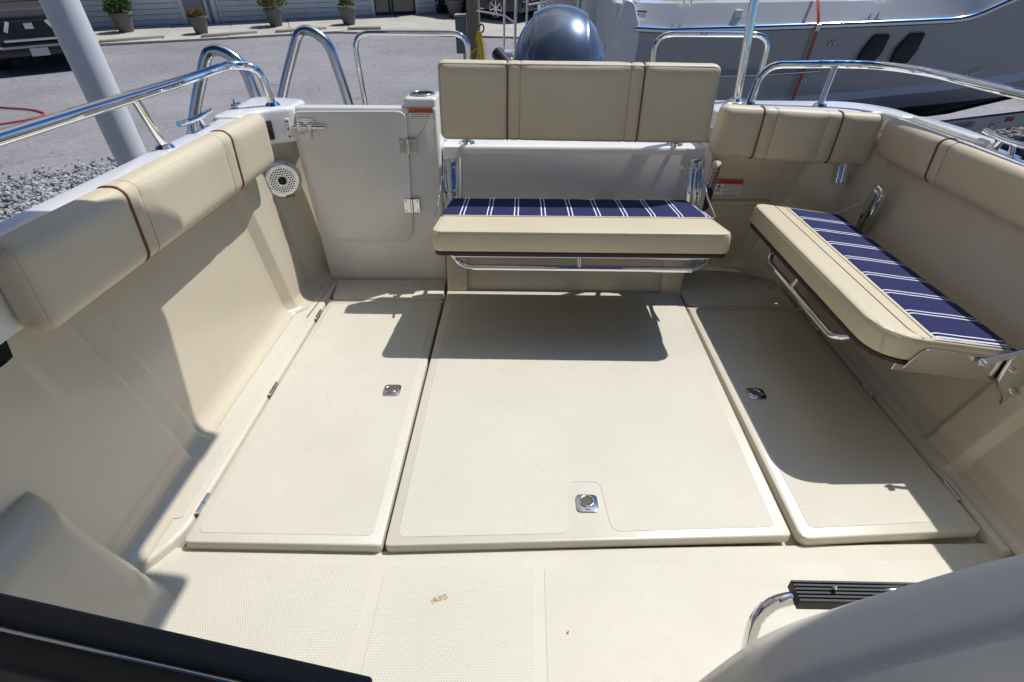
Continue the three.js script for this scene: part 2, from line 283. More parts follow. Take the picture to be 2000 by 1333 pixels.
{ // moulded step box against the left wall
  const t = thing(B, 'locker_box', 'low cream moulded locker box against the left side wall', 'locker');
  const p0 = [[-1.02, -0.835], [-0.90, -0.80], [-0.853, -0.755], [-0.848, -0.70], [-0.86, -0.62], [-0.88, -0.3], [-0.9, 0.05]], p1 = [[-1.03, -0.78], [-1.0, -0.765], [-0.985, -0.735], [-0.98, -0.70], [-0.98, -0.6], [-0.985, -0.3], [-0.99, 0.05]];
  const cA = new THREE.CatmullRomCurve3(p0.map(([x, z]) => V(x, 0, z))), cB = new THREE.CatmullRomCurve3(p1.map(([x, z]) => V(x, 0, z)));
  part(t, 'body', grid(60, 30, (u, v) => { const a = cA.getPoint(u), b = cB.getPoint(u); if (v < 0.75) { const k = v / 0.75, e = k; return V(lerp(a.x + 0.018 * (1 - Math.min(1, k * 9)) ** 2, b.x, e * 0.9), lerp(-0.03, 0.30, k), lerp(a.z, b.z, e * 0.9)); } const k = (v - 0.75) / 0.25; const x0 = lerp(a.x, b.x, 0.9), z0 = lerp(a.z, b.z, 0.9); return V(lerp(x0, -1.1, k), 0.30 + 0.035 * Math.sin(Math.min(1, k * 3) * Math.PI / 2), z0); }), M.liner);
  const h = part(t, 'catch', at(rbox(0.075, 0.014, 0.008, 0.003), -0.975, 0.10, -0.79, 0, 0.6, -1.05), M.steel); part(h, 'knob', at(rbox(0.024, 0.02, 0.016, 0.004), -0.995, 0.13, -0.782, 0, 0.6, -1.05), M.steel);
  done(t);
}
// ---------------------------------------------------------------- hatches
function latch(t, x, y, z, turn) {
  const g = (q) => at(q, x, y, z, 0, turn, 0), w = 0.031;
  const s = slab([[-w, -w], [w, -w], [w, w], [-w, w]], 0.016, 0.0005, 0.0042, 0.0015);
  const l = part(t, 'latch', g(s), M.steel);
  part(l, 'finger_well', g(at(new THREE.CylinderGeometry(0.0155, 0.0155, 0.001, 28), 0, 0.0045, -0.006)), M.gap);
  part(l, 'pull_ring', g(at(new THREE.TorusGeometry(0.0185, 0.0034, 8, 30), 0, 0.0055, -0.005, Math.PI / 2)), M.steel);
  part(l, 'pivot', g(at(rbox(0.013, 0.005, 0.014, 0.002), 0, 0.0055, 0.018)), M.steel);
}
function hatch(label, pts, rad, inset, hinges, la) {
  const t = thing(B, 'deck_hatch', label, 'hatch', 'hatches in the cockpit floor');
  part(t, 'lid', slab(pts, rad, -0.034, 0, 0.0055, 4), M.deck);
  if (inset) part(t, 'tread_panel', slab(inset, 0.022, -0.002, 0.0011, 0.0009, 1), M.skid);
  for (const [x, z] of hinges) { const h = part(t, 'hinge', at(box(-0.007, 0.007, -0.004, 0.0025, -0.034, 0.034, 0.001), x, 0, z), M.steel); for (const k of [-1, 1]) part(h, 'barrel', cyl(V(x, 0.003, z + k * 0.002), V(x, 0.003, z + k * 0.034), 0.0052), M.chrome); }
  if (la) latch(t, ...la);
  return done(t);
}
hatch('long hatch lid on the left with hinges along the side wall', [[-0.888, -0.905], [-0.36, -0.905], [-0.363, -2.2], [-0.882, -2.2]], [0.02, 0.012, 0.03, 0.03], [[-0.862, -0.935], [-0.388, -0.935], [-0.39, -2.17], [-0.858, -2.17]], [[-0.893, -1.031], [-0.893, -1.552], [-0.893, -2.076]], [-0.46, 0.0011, -1.551, Math.PI / 2]);
hatch('wide middle hatch lid in front of the transom seat', [[-0.351, -0.905], [0.734, -0.962], [0.744, -2.322], [-0.351, -2.322]], [0.014, 0.012, 0.012, 0.012], null, []);
{ // the middle lid's tread panel runs round the latch
  const o = scene.children.find((c) => c.name === 'deck_hatch_001');
  const base = V(0, 0, 0), q = TILT.clone().invert(); base.copy(o.position).applyQuaternion(q);
  const add = (n, g, m) => { const k = part(o, n, g, m); k.position.sub(base); return k; };
  add('tread_panel', slab([[-0.322, -0.932], [0.135, -0.954], [0.142, -1.135], [0.238, -1.137], [0.252, -0.962], [0.70, -0.988], [0.712, -2.29], [-0.322, -2.29]], [0.022, 0.03, 0.025, 0.025, 0.03, 0.022, 0.022, 0.022], -0.002, 0.0011, 0.0009, 1), M.skid);
  const tmp = new THREE.Group(); latch(tmp, 0.194, 0.0004, -1.055, 0); const l = tmp.children[0]; l.position.sub(base); o.add(l);
}
hatch('long hatch lid on the right half in the shade of the folding seat', [[0.754, -0.95], [1.258, -0.992], [1.245, -2.178], [0.754, -2.178]], [0.03, 0.012, 0.03, 0.02], [[0.79, -0.985], [1.22, -1.02], [1.21, -2.15], [0.785, -2.15]], [[1.262, -1.125], [1.258, -1.588], [1.252, -2.02]], [0.845, 0.0011, -1.56, Math.PI / 2]);
hatch('short plain hatch lid at the foot of the transom door', [[-0.876, -2.228], [-0.363, -2.228], [-0.372, -2.434], [-0.90, -2.415]], [0.02, 0.03, 0.005, 0.005], null, []);
hatch('short plain hatch lid in the shaded right stern corner', [[0.754, -2.205], [1.245, -2.205], [1.245, -2.53], [0.754, -2.59]], [0.03, 0.02, 0.02, 0.01], null, []);
{ const r = rng(5), l = []; for (let i = 0; i < 40; i++) { const k = r(), s = 0.0009 + r() * 0.0017; l.push(at(new THREE.CylinderGeometry(s, s * 1.2, 0.0008, 6), -0.193 + (k - 0.45) * 0.038 + (r() - 0.5) * 0.012, -0.0286, -0.777 - (k - 0.4) * 0.016 + (r() - 0.5) * 0.013, 0, r() * 6, 0)); } single(B, 'dried_crumbs', join(l), mat([0.50, 0.34, 0.17], 0.9), 'small tan spot of dried crumbs on the near floor', 'debris'); }
{ const g = join([at(new THREE.CylinderGeometry(0.0022, 0.003, 0.0009, 7), 0.118, -0.0286, -0.70), at(new THREE.CylinderGeometry(0.0014, 0.002, 0.0009, 6), 0.120, -0.0286, -0.704)]); single(B, 'dirt_speck', g, mat([0.2, 0.12, 0.07], 0.9), 'tiny brown speck alone on the near floor right of middle', 'debris'); }

// ---------------------------------------------------------------- transom door
{
  const t = thing(B, 'transom_door', 'off-white transom door with two hinges and a barrel bolt', 'door');
  part(t, 'door_leaf', panel([[-0.93, 0.197], [-0.512, 0.197], [-0.486, 0.778], [-0.968, 0.775]], [0.085, 0.07, 0.045, 0.04], -2.4405, -2.426, 0.005, 4, 12), M.offwhite);
  part(t, 'door_seam', tube([V(-0.496, 0.775, -2.436), V(-0.508, 0.29, -2.436)], 0.004), M.offwhite);
  for (const y of [0.636, 0.374]) { const x = -0.494 - (0.636 - y) * 0.03, h = part(t, 'hinge', join([box(x - 0.036, x - 0.006, y - 0.032, y + 0.032, -2.4270, -2.4225, 0.002), box(x + 0.006, x + 0.036, y - 0.032, y + 0.032, -2.4375, -2.4225, 0.002)]), M.steel);
    for (const k of [-1, 0, 1]) part(h, 'knuckle', cyl(V(x, y + k * 0.0215 - 0.0102, -2.4220), V(x, y + k * 0.0215 + 0.0102, -2.4220), 0.0062), M.steel);
    for (const [dx, dy] of [[-0.026, 0.022], [-0.026, -0.022], [0.026, 0.022], [0.026, -0.022]]) part(h, 'screw', at(new THREE.SphereGeometry(0.0038, 10, 6), x + dx, y + dy, -2.4220), M.chrome); }
  const y = 0.716, b = part(t, 'barrel_bolt', join([panel([[-0.952, y - 0.034], [-0.885, y - 0.034], [-0.868, y], [-0.885, y + 0.034], [-0.952, y + 0.034]], 0.015, -2.4270, -2.4220, 0.001)]), M.steel);
  part(b, 'bolt_rod', cyl(V(-0.968, y, -2.4090), V(-0.835, y, -2.4090), 0.0085), M.chrome);
  for (const x of [-0.94, -0.895]) part(b, 'guide', at(rbox(0.02, 0.034, 0.028, 0.007), x, y, -2.4120), M.chrome);
  part(b, 'knob', cyl(V(-0.888, y - 0.008, -2.4050), V(-0.888, y - 0.04, -2.39), 0.006), M.chrome);
  done(t);
}
{ const t = thing(B, 'strike_plate', 'white strike block with screws beside the door bolt', 'strike plate'); part(t, 'block', at(rbox(0.024, 0.085, 0.022, 0.007), -0.985, 0.712, -2.402, 0, 0.5, 0.02), M.white); for (const dy of [-0.03, 0, 0.03]) part(t, 'screw', at(new THREE.SphereGeometry(0.0042, 10, 8), -0.981, 0.712 + dy, -2.391), M.rubber); done(t); }
{ const t = thing(B, 'switch_panel', 'small black rectangular courtesy panel below the white corner cap', 'panel'); part(t, 'face', at(rbox(0.045, 0.075, 0.012, 0.004), -1.047, 0.716, -2.34, 0, 0.72, 0.02), M.black); part(t, 'lens', at(rbox(0.034, 0.03, 0.004, 0.002), -1.043, 0.728, -2.336, 0, 0.72, 0.02), M.rubber); done(t); }
function cupHolder(x, y, z, label) {
  const t = thing(B, 'cup_holder', label, 'cup holder', 'drink holders let into the stern');
  part(t, 'rim', at(new THREE.TorusGeometry(0.049, 0.0045, 10, 44), x, y + 0.004, z, Math.PI / 2), M.steel);
  part(t, 'cup', at(new THREE.LatheGeometry([[0.001, 0.0008], [0.044, 0.0008], [0.047, 0.004]].map((p) => new THREE.Vector2(...p)), 40), x, y, z), M.black);
  done(t);
}
cupHolder(-0.431, 0.8262, -2.525, 'round drink holder on top of the white door post');
cupHolder(0.915, 0.7722, -2.585, 'round drink holder in the white coaming right of the backrest');
// warning labels
function warning(w, h, big) { return canvasTex(512, Math.round(512 * h / w), (g, W, Hh) => {
  g.fillStyle = '#e9ebee'; g.fillRect(0, 0, W, Hh); const hb = Hh * (big ? 0.3 : 0.5); g.fillStyle = '#d9682c'; g.fillRect(0, 0, W, hb); g.strokeStyle = '#1a1a1a'; g.lineWidth = 5; g.strokeRect(2, 2, W - 4, Hh - 4);
  g.fillStyle = '#141414'; g.font = `bold ${Math.round(hb * 0.82)}px sans-serif`; g.textAlign = 'left'; g.textBaseline = 'middle'; g.fillText('WARNING', W * 0.24, hb * 0.54);
  g.beginPath(); g.moveTo(W * 0.10, hb * 0.88); g.lineTo(W * 0.21, hb * 0.88); g.lineTo(W * 0.155, hb * 0.12); g.closePath(); g.fill(); g.fillStyle = '#d9682c'; g.fillRect(W * 0.149, hb * 0.38, W * 0.012, hb * 0.26); g.fillRect(W * 0.149, hb * 0.71, W * 0.012, hb * 0.08);
  g.fillStyle = '#3a4048'; const rows = big ? 8 : 2; for (let i = 0; i < rows; i++) { let x = W * (big ? 0.33 : 0.1); const y = hb + (Hh - hb) * (i + 0.6) / (rows + 0.4), e = W * (big ? 0.94 : 0.9); while (x < e) { const l = 10 + hash(i, Math.round(x), 3) * 34; g.fillRect(x, y - Hh * (big ? 0.018 : 0.05), Math.min(l, e - x), Hh * (big ? 0.03 : 0.085)); x += l + 7; } }
  if (big) { g.strokeStyle = '#15181c'; g.lineWidth = 13; g.lineCap = 'round'; const cx = W * 0.17, cy = hb + (Hh - hb) * 0.42; g.beginPath(); g.arc(cx, cy - 62, 16, 0, 7); g.fillStyle = '#15181c'; g.fill(); g.beginPath(); g.moveTo(cx, cy - 42); g.lineTo(cx - 8, cy + 20); g.lineTo(cx - 44, cy + 62); g.moveTo(cx - 8, cy + 20); g.lineTo(cx + 34, cy + 66); g.moveTo(cx - 48, cy - 54); g.lineTo(cx, cy - 30); g.lineTo(cx + 46, cy - 16); g.stroke(); } }); }
{ const t = thing(B, 'warning_label', 'narrow orange and white warning label on the white door post', 'label'); part(t, 'sticker', at(card(0.104, 0.04), -0.430, 0.768, -2.4385), mat([1, 1, 1], 0.45, { map: warning(0.104, 0.04, false) })); done(t); }
{ const t = thing(B, 'warning_label', 'orange and white warning label with figure on the shaded stern wall', 'label'); part(t, 'sticker', at(card(0.125, 0.078), 0.951, 0.432, -2.545, 0.13, 0, -0.03), mat([1, 1, 1], 0.45, { map: warning(0.125, 0.078, true) })); done(t); }

// ---------------------------------------------------------------- speaker
{
  const t = thing(B, 'speaker', 'round silver marine speaker with perforated grille in the left stern corner', 'speaker');
  const N = 8, ry = 0.5, g = (q) => at(q, -1.056, 0.502, -2.388, 0, ry, 0), R = 0.083;
  part(t, 'bezel', g(at(new THREE.LatheGeometry([[0.052, 0.016], [0.066, 0.018], [0.076, 0.014], [R, 0.004], [R, -0.004], [0.05, -0.004]].map((p) => new THREE.Vector2(...p)), 44), 0, 0, 0.004, Math.PI / 2)), mat([0.70, 0.71, 0.72], 0.24, { metalness: 0.9 }));
  const sh = new THREE.Shape(); for (let i = 0; i <= N; i++) { const a = (i + 0.5) / N * Math.PI * 2 + 0.1; sh[i ? 'lineTo' : 'moveTo'](Math.cos(a) * 0.067, Math.sin(a) * 0.067); }
  const hole = (x, y, r) => { const p = new THREE.Path(); for (let i = 0; i <= 6; i++) { const a = i / 6 * Math.PI * 2; p[i ? 'lineTo' : 'moveTo'](x + Math.cos(a) * r, y - Math.sin(a) * r); } sh.holes.push(p); };
  for (let j = -8; j <= 8; j++) for (let i = -9; i <= 9; i++) { const x = (i + (j & 1) * 0.5) * 0.0108, y = j * 0.0096, d = Math.hypot(x, y); if (d > 0.026 && d < 0.058) hole(x, y, 0.0041); }
  { const p = new THREE.Path(); p.absarc(0, 0, 0.0175, 0, Math.PI * 2, true); sh.holes.push(p); }
  part(t, 'grille', g(at(new THREE.ExtrudeGeometry(sh, { depth: 0.002, bevelEnabled: false, curveSegments: 20 }), 0, 0, 0.0215)), mat([0.70, 0.71, 0.72], 0.24, { metalness: 0.9 }));
  part(t, 'cone', g(at(new THREE.CylinderGeometry(0.066, 0.066, 0.002, 32), 0, 0, 0.0165, Math.PI / 2)), M.black);
  part(t, 'centre_ring', g(at(new THREE.TorusGeometry(0.0195, 0.0032, 8, 32), 0, 0, 0.0235)), mat([0.70, 0.71, 0.72], 0.24, { metalness: 0.9 }));
  part(t, 'tweeter', g(at(new THREE.SphereGeometry(0.0165, 20, 10, 0, 6.3, 0, 1.2), 0, 0, 0.0105, Math.PI / 2)), M.rubber);
  const bt = canvasTex(128, 32, (c, w, h) => { c.fillStyle = '#101012'; c.fillRect(0, 0, w, h); c.fillStyle = '#c9ccd0'; c.font = 'bold 22px sans-serif'; c.textAlign = 'center'; c.textBaseline = 'middle'; c.fillText('FUSION', w / 2, h / 2 + 1); });
  part(t, 'badge', g(at(card(0.034, 0.009), 0.02, -0.071, 0.0235)), mat([1, 1, 1], 0.4, { map: bt }));
  done(t);
}
// ---------------------------------------------------------------- upholstery
// a padded bolster: long axis local x, front +z; seams: [[x, 'pipe'|'stitch']]
function bolster(t, w, h, d, r, seams, place, welt) {
  const cuts = [-w / 2, ...seams.map((s) => s[0]), w / 2];
  const body = soft(w, h, d, r, 0.0065, (x, y, z, n) => {
    let e = 0; for (const [s, k] of seams) { const q = (x - s) / (k === 'pipe' ? 0.007 : 0.0045); e -= (k === 'pipe' ? 0.0045 : 0.003) * Math.exp(-q * q); }
    let i = 0; while (i < cuts.length - 2 && x > cuts[i + 1]) i++;
    const a = Math.min(1, (x - cuts[i]) / 0.05, (cuts[i + 1] - x) / 0.05), b = Math.min(1, (h / 2 - Math.abs(y)) / 0.05);
    if (n.z > 0.3) e += 0.006 * sstep(0, 1, Math.max(0, a)) * sstep(0, 1, Math.max(0, b)) * n.z;
    for (const [s, k] of seams) { const q = Math.abs(x - s); if (q < 0.06) e += 0.0011 * Math.exp(-q / 0.016) * (fbm((y + z) * 55 + 200, s * 40 + 100, 997, 2, 81) - 0.5) * 2; }
    e += 0.0022 * (fbm(x * 4 + 90, y * 5 + z * 4 + 90, 997, 2, 91) - 0.5);
    e += 0.0009 * (fbm(x * 9 + 50, y * 9 + z * 7 + 50, 997, 2, 71) - 0.5);
    return e;
  });
  part(t, 'cushion', place(body), M.vinyl);
  const loop = (x, o) => { const P = [], W = d / 2 - r, Hh = h / 2 - r, R = r + o; [[Hh, W], [Hh, -W], [-Hh, -W], [-Hh, W]].forEach(([cy, cz], q) => { for (let k = 0; k <= 6; k++) { const a = (q + k / 6) * Math.PI / 2; P.push(V(x, cy + R * Math.sin(a), cz + R * Math.cos(a))); } }); P.push(P[0].clone()); return P; };
  for (const [x, k] of seams) part(t, k === 'pipe' ? 'piping' : 'stitching', place(tube(loop(x, k === 'pipe' ? -0.0012 : -0.0022), k === 'pipe' ? 0.0034 : 0.0013, 0, 8)), k === 'pipe' ? M.pipe : M.thread);
  if (welt) { const a = w / 2 - r * 0.35, b = h / 2 - r * 0.35, z = d / 2 - r * 0.3, P = bent([V(-a, b, z), V(a, b, z), V(a, -b, z), V(-a, -b, z), V(-a, b, z)], r); part(t, 'welt', place(tube(P, 0.0032, 0, 8)), M.thread); }
}
{ const t = thing(B, 'side_cushion', 'tan padded bolster along the left side, near end in shade', 'cushion', 'tan bolsters round the cockpit');
  bolster(t, 1.265, 0.204, 0.082, 0.032, [[-(-1.335 + 1.6), 'pipe'], [-(-1.386 + 1.6), 'stitch'], [-(-1.865 + 1.6), 'stitch'], [-(-1.925 + 1.6), 'pipe']], (g) => at(g, -1.03, 0.708, -1.6, 0, Math.PI / 2, 0)); done(t); }
{ const t = thing(B, 'corner_cushion', 'tan padded bolster under the stern rail, right of the backrest', 'cushion', 'tan bolsters round the cockpit');
  bolster(t, 0.675, 0.208, 0.08, 0.029, [[-0.165, 'pipe'], [-0.11, 'stitch'], [0.10, 'stitch'], [0.16, 'pipe']], (g) => at(g, 1.15, 0.686, -2.462, 0, 0, -0.05)); done(t); }
{ const t = thing(B, 'side_cushion', 'tan padded bolster along the shaded right side wall', 'cushion', 'tan bolsters round the cockpit');
  bolster(t, 1.58, 0.155, 0.075, 0.029, [[-0.43, 'pipe'], [-0.375, 'stitch'], [0.2, 'stitch'], [0.26, 'pipe']], (g) => at(g, 1.522, 0.69, -1.64, 0, -Math.PI / 2, 0)); done(t); }
{ const t = thing(B, 'backrest', 'wide tan backrest on two chrome feet above the transom', 'backrest');
  const w = 1.108, cx = 0.2125, s = (x) => x - cx;
  bolster(t, w, 0.296, 0.085, 0.027, [[s(-0.066), 'pipe'], [s(-0.016), 'stitch'], [s(0.416), 'stitch'], [s(0.468), 'pipe']], (g) => at(g, cx, 0.819, -2.412, -0.02, 0, -0.008), true);
  for (const x of [-0.252, 0.672]) { const f = part(t, 'foot', join([cyl(V(x, 0.628, -2.545), V(x, 0.70, -2.44), 0.011), at(new THREE.CylinderGeometry(0.03, 0.036, 0.008, 28), x, 0.628, -2.545)]), M.steel); for (const k of [0, 1, 2]) part(f, 'bolt', at(new THREE.SphereGeometry(0.006, 10, 8), x + Math.cos(k * 2.1 + 0.5) * 0.025, 0.634, -2.545 + Math.sin(k * 2.1 + 0.5) * 0.025), M.chrome); }
  done(t); }

// ---------------------------------------------------------------- folding seats
// local axes: x along the seat, z = 0 at the front edge, growing towards the back; y = 0 at the underside
function stripedTop(pts, rad, y, k, pitch, off) {   // cloth crowned over the padding, its edges tucked into the seam
  const [a, b, c, d] = pts, g = grid(110, 36, (u, v) => { const x0 = lerp(a[0], d[0], v), x1 = lerp(b[0], c[0], v), e = Math.min(1, Math.min(u, 1 - u) * 40, Math.min(v, 1 - v) * 9); return V(lerp(x0, x1, u), y - 0.0025 + 0.006 * sstep(0, 1, Math.max(0, e)) + 0.0016 * (fbm(u * 14 + 30, v * 5 + 30, 997, 2, 44) - 0.5) * e, lerp(a[1], d[1], v)); });
  const p = g.attributes.position, uv = g.attributes.uv; for (let i = 0; i < p.count; i++) uv.setXY(i, (p.getX(i) + off + 0.0022 * (fbm(p.getX(i) * 9 + 60, p.getZ(i) * 9 + 60, 997, 2, 45) - 0.5)) / pitch, p.getZ(i) / 0.1); return g;
}
const fabric = mat([1, 1, 1], 0.85, { map: stripes, bumpMap: cloth, bumpScale: 0.0003 });
function foldSeat(label, w, d, th, corner, navyZ, pitch, off, place, tapers, pipeZ, loop) {
  const t = thing(B, 'folding_seat', label, 'seat', 'folding seats of the cockpit'), hw = w / 2, [tl, tr] = tapers;
  const P = [[-hw, 0], [hw, 0], [hw - tr, d], [-hw + tl, d]];
  part(t, 'base_board', place(slab([[-hw + 0.006, 0.006], [hw - 0.006, 0.006], [hw - tr - 0.004, d], [-hw + tl + 0.004, d]], [...corner, 0.02, 0.02], -0.014, 0.001, 0.004), 1), M.vinylDark);
  let g = slab(P, [...corner, 0.03, 0.03], 0, th, 0.02, 6, 14);
  part(t, 'cushion', place(g, 1), M.vinyl);
  // rolled welt along the upper edge
  const rim = (o, y) => { const sh = roundPoly([[-hw + o, 0 + o], [hw - o, 0 + o], [hw - tr - o, d - o], [-hw + tl + o, d - o]], [...corner, 0.03, 0.03]).getPoints(10).map((p) => V(p.x, y, p.y)); return sh; };
  part(t, 'welt', place(tube(rim(0.0065, th - 0.0065), 0.0042, 0, 8), 1), M.vinyl);
  part(t, 'stitching', place(tube(rim(0.0015, th - 0.018), 0.0011, 0, 6), 1), M.thread);
  part(t, 'fabric_panel', place(stripedTop([[-hw + 0.009, navyZ], [hw - 0.009, navyZ], [hw - tr - 0.007, d - 0.004], [-hw + tl + 0.007, d - 0.004]], [0.012, 0.012, 0.01, 0.01], th, 0, pitch, off), 1), fabric, 'navy cloth with white double stripes');
  part(t, 'seam', place(tube([V(-hw + 0.018, th + 0.001, navyZ - 0.003), V(hw - 0.018, th + 0.001, navyZ - 0.003)], 0.0026, 0, 8), 1), M.vinyl);
  if (pipeZ) part(t, 'piping', place(tube([V(hw - 0.012, th - 0.001, pipeZ), V(-hw + 0.045, th - 0.0005, pipeZ), V(-hw + 0.010, th - 0.003, pipeZ + 0.022)], 0.0026, 0.02, 8), 1), M.pipe);
  // front support loop of tube
  const [a, b] = loop;
  const f = part(t, 'support_loop', place(tube([V(a - 0.03, -0.012, 0.05), V(a + 0.02, -0.06, 0.012), V(b - 0.02, -0.06, 0.012), V(b + 0.03, -0.012, 0.05)], 0.0115, 0.05), 1), M.chrome);
  part(f, 'support_stub', place(cyl(V(0, -0.012, 0.02), V(0, -0.052, 0.012), 0.0095), 1), M.chrome);
  part(f, 'cross_tube', place(tube([V(a - 0.02, -0.022, 0.03), V(b + 0.02, -0.022, 0.03)], 0.006), 1), M.steel);
  for (const s of [-1, 1]) part(t, 'side_arm', place(box(s * (hw - 0.03) - 0.003, s * (hw - 0.03) + 0.003, -0.045, -0.013, d * 0.25, d + 0.05, 0.002), 1), M.steel);
  return t;
}
{ // transom seat: width along x, back towards -z, dipping to the back
  const place = (g) => at(at(g, 0, 0, 0, 0, Math.PI, 0), 0.217, 0.390, -1.884, -0.09, 0, 0);
  const t = foldSeat('navy striped folding seat with tan front edge in front of the transom', 1.102, 0.50, 0.083, [0.035, 0.035], 0.2, 0.1085, 0.03, place, [0.045, 0.02], 0, [-0.466, 0.456]);
  for (const [x, s] of [[-0.322, -1], [0.757, 1]]) {
    const b = part(t, 'wall_bracket', at(panel([[-0.027, 0.0], [0.027, 0.0], [0.027, 0.19], [-0.027, 0.19]], [0.008, 0.008, 0.02, 0.02], 0, 0.006, 0.002), x, 0.395, -2.425, -0.267), M.chrome);
    part(b, 'flange', at(panel([[-0.003, 0], [0.003, 0], [0.003, 0.185], [-0.003, 0.185]], 0.001, 0, 0.03, 0.001), x + s * 0.026, 0.395, -2.42, -0.267), M.chrome);
    part(b, 'flange', at(panel([[-0.003, 0], [0.003, 0], [0.003, 0.175], [-0.003, 0.175]], 0.001, 0, 0.026, 0.001), x - s * 0.004, 0.395, -2.42, -0.267), M.steel);
    for (const dy of [0.05, 0.15]) part(b, 'screw', at(new THREE.SphereGeometry(0.006, 12, 8), x - s * 0.014, 0.395 + dy * 0.964, -2.418 - dy * 0.26), M.chrome);
    part(t, 'stay_rod', tube(curve([V(x + s * 0.032, 0.51, -2.41), V(x + s * 0.036, 0.46, -2.34), V(x + s * 0.038, 0.42, -2.18)], 16), 0.005), M.chrome);
  }
  done(t);
}
{ // side seat: width along z, back towards +x
  const place = (g) => at(g.rotateX(0.13), 0.972, 0.366, -1.795, 0, Math.PI / 2, 0);
  const t = foldSeat('navy striped folding seat with tan front edge along the right side', 1.05, 0.392, 0.079, [0.12, 0.06], 0.145, 0.126, 0.05, place, [0.0, 0.0], 0.095, [-0.35, 0.25]);
  const c = part(t, 'wall_bracket', at(panel([[-0.038, 0], [0.038, 0], [0.038, 0.21], [-0.038, 0.21]], [0.01, 0.01, 0.028, 0.028], 0, 0.02, 0.005), 1.432, 0.345, -2.235, 0, -Math.PI / 2, -0.2), M.chrome);
  part(c, 'channel', at(panel([[-0.012, 0.01], [0.012, 0.01], [0.012, 0.195], [-0.012, 0.195]], 0.006, 0, 0.026, 0.004), 1.427, 0.345, -2.235, 0, -Math.PI / 2, -0.2), M.steel);
  for (const [dy, dz] of [[0.185, -0.02], [0.185, 0.02], [0.12, 0.022]]) part(c, 'screw', at(new THREE.SphereGeometry(0.006, 12, 8), 1.41 + dy * 0.2, 0.345 + dy, -2.235 + dz), M.chrome);
  part(t, 'stay_wire', tube([V(1.43, 0.47, -2.27), V(1.33, 0.385, -2.31)], 0.0022), M.steel);
  part(t, 'end_plate', panel([[1.062, 0.338], [1.36, 0.292], [1.365, 0.37], [1.10, 0.405]], [0.01, 0.02, 0.02, 0.02], -1.268, -1.262, 0.002), M.steel);
  const br = part(t, 'wall_bracket', panel([[1.33, 0.40], [1.33, 0.30], [1.375, 0.25], [1.38, 0.212], [1.42, 0.212], [1.455, 0.27], [1.46, 0.40]], 0.02, -1.258, -1.246, 0.004), M.steel);
  for (const [x, y] of [[1.345, 0.352], [1.39, 0.272]]) part(br, 'bolt', cyl(V(x, y, -1.25), V(x, y, -1.232), 0.010, 0.008, 12), M.chrome);
  part(t, 'stay_rod', at(rbox(0.22, 0.02, 0.006, 0.002), 1.355, 0.404, -1.25, 0, 0, 0.33), M.chrome);
  part(t, 'bolt', cyl(V(1.262, 0.372, -1.255), V(1.262, 0.372, -1.235), 0.010, 0.009, 12), M.chrome);
  done(t);
}
{ // folding latch on the stern wall
  const t = thing(B, 'hook_latch', 'dark chrome hook latch beside the right end of the transom seat', 'latch');
  part(t, 'plate', at(panel([[-0.022, -0.085], [0.022, -0.085], [0.022, 0.085], [-0.022, 0.085]], 0.02, 0, 0.006, 0.002), 0.868, 0.478, -2.542, 0.13, 0, -0.05), M.chrome);
  part(t, 'lever', at(rbox(0.022, 0.1, 0.016, 0.005), 0.867, 0.47, -2.53, 0.13, 0, -0.05), M.steel);
  part(t, 'handle', at(panel([[-0.012, 0.03], [0.016, 0.03], [0.01, -0.06], [-0.02, -0.075]], 0.012, 0, 0.02, 0.005), 0.86, 0.40, -2.53), M.rubber);
  done(t);
}
{ const t = thing(B, 'drain_tube', 'chrome tube end under the corner cushion', 'tube'); part(t, 'tube', cyl(V(1.39, 0.49, -2.44), V(1.40, 0.62, -2.47), 0.027, 0.025, 28), M.chrome); part(t, 'rim', at(new THREE.TorusGeometry(0.028, 0.003, 8, 28), 1.39, 0.49, -2.44, Math.PI / 2 - 0.3, 0, 0.15), M.chrome); done(t); }
{ // boarding step with ribbed tread
  const t = thing(B, 'step', 'chrome tube step with ribbed black tread at the lower right', 'step');
  part(t, 'frame', tube([V(0.455, 0.0, -0.545), V(0.478, 0.215, -0.64), V(0.85, 0.238, -0.66), V(0.95, 0.24, -0.66)], 0.0135, 0.075), M.chrome);
  const s = new THREE.Shape(); const n = 6, w = 0.046, h = 0.014; s.moveTo(-w / 2, -h); s.lineTo(w / 2, -h); for (let i = n; i >= 0; i--) { const x = -w / 2 + w * i / n; s.lineTo(x, h * 0.55); if (i) { s.lineTo(x - w / n * 0.25, h); s.lineTo(x - w / n * 0.75, h); } } s.closePath();
  part(t, 'tread', at(new THREE.ExtrudeGeometry(s, { depth: 0.36, bevelEnabled: false }), 0.546, 0.232, -0.645, 0, Math.PI / 2, 0.05), M.rubber);
  for (const x of [0.62, 0.76]) part(t, 'rivet', at(new THREE.SphereGeometry(0.005, 12, 8), x, 0.2505 + (x - 0.546) * 0.05, -0.645), M.chrome);
  done(t);
}

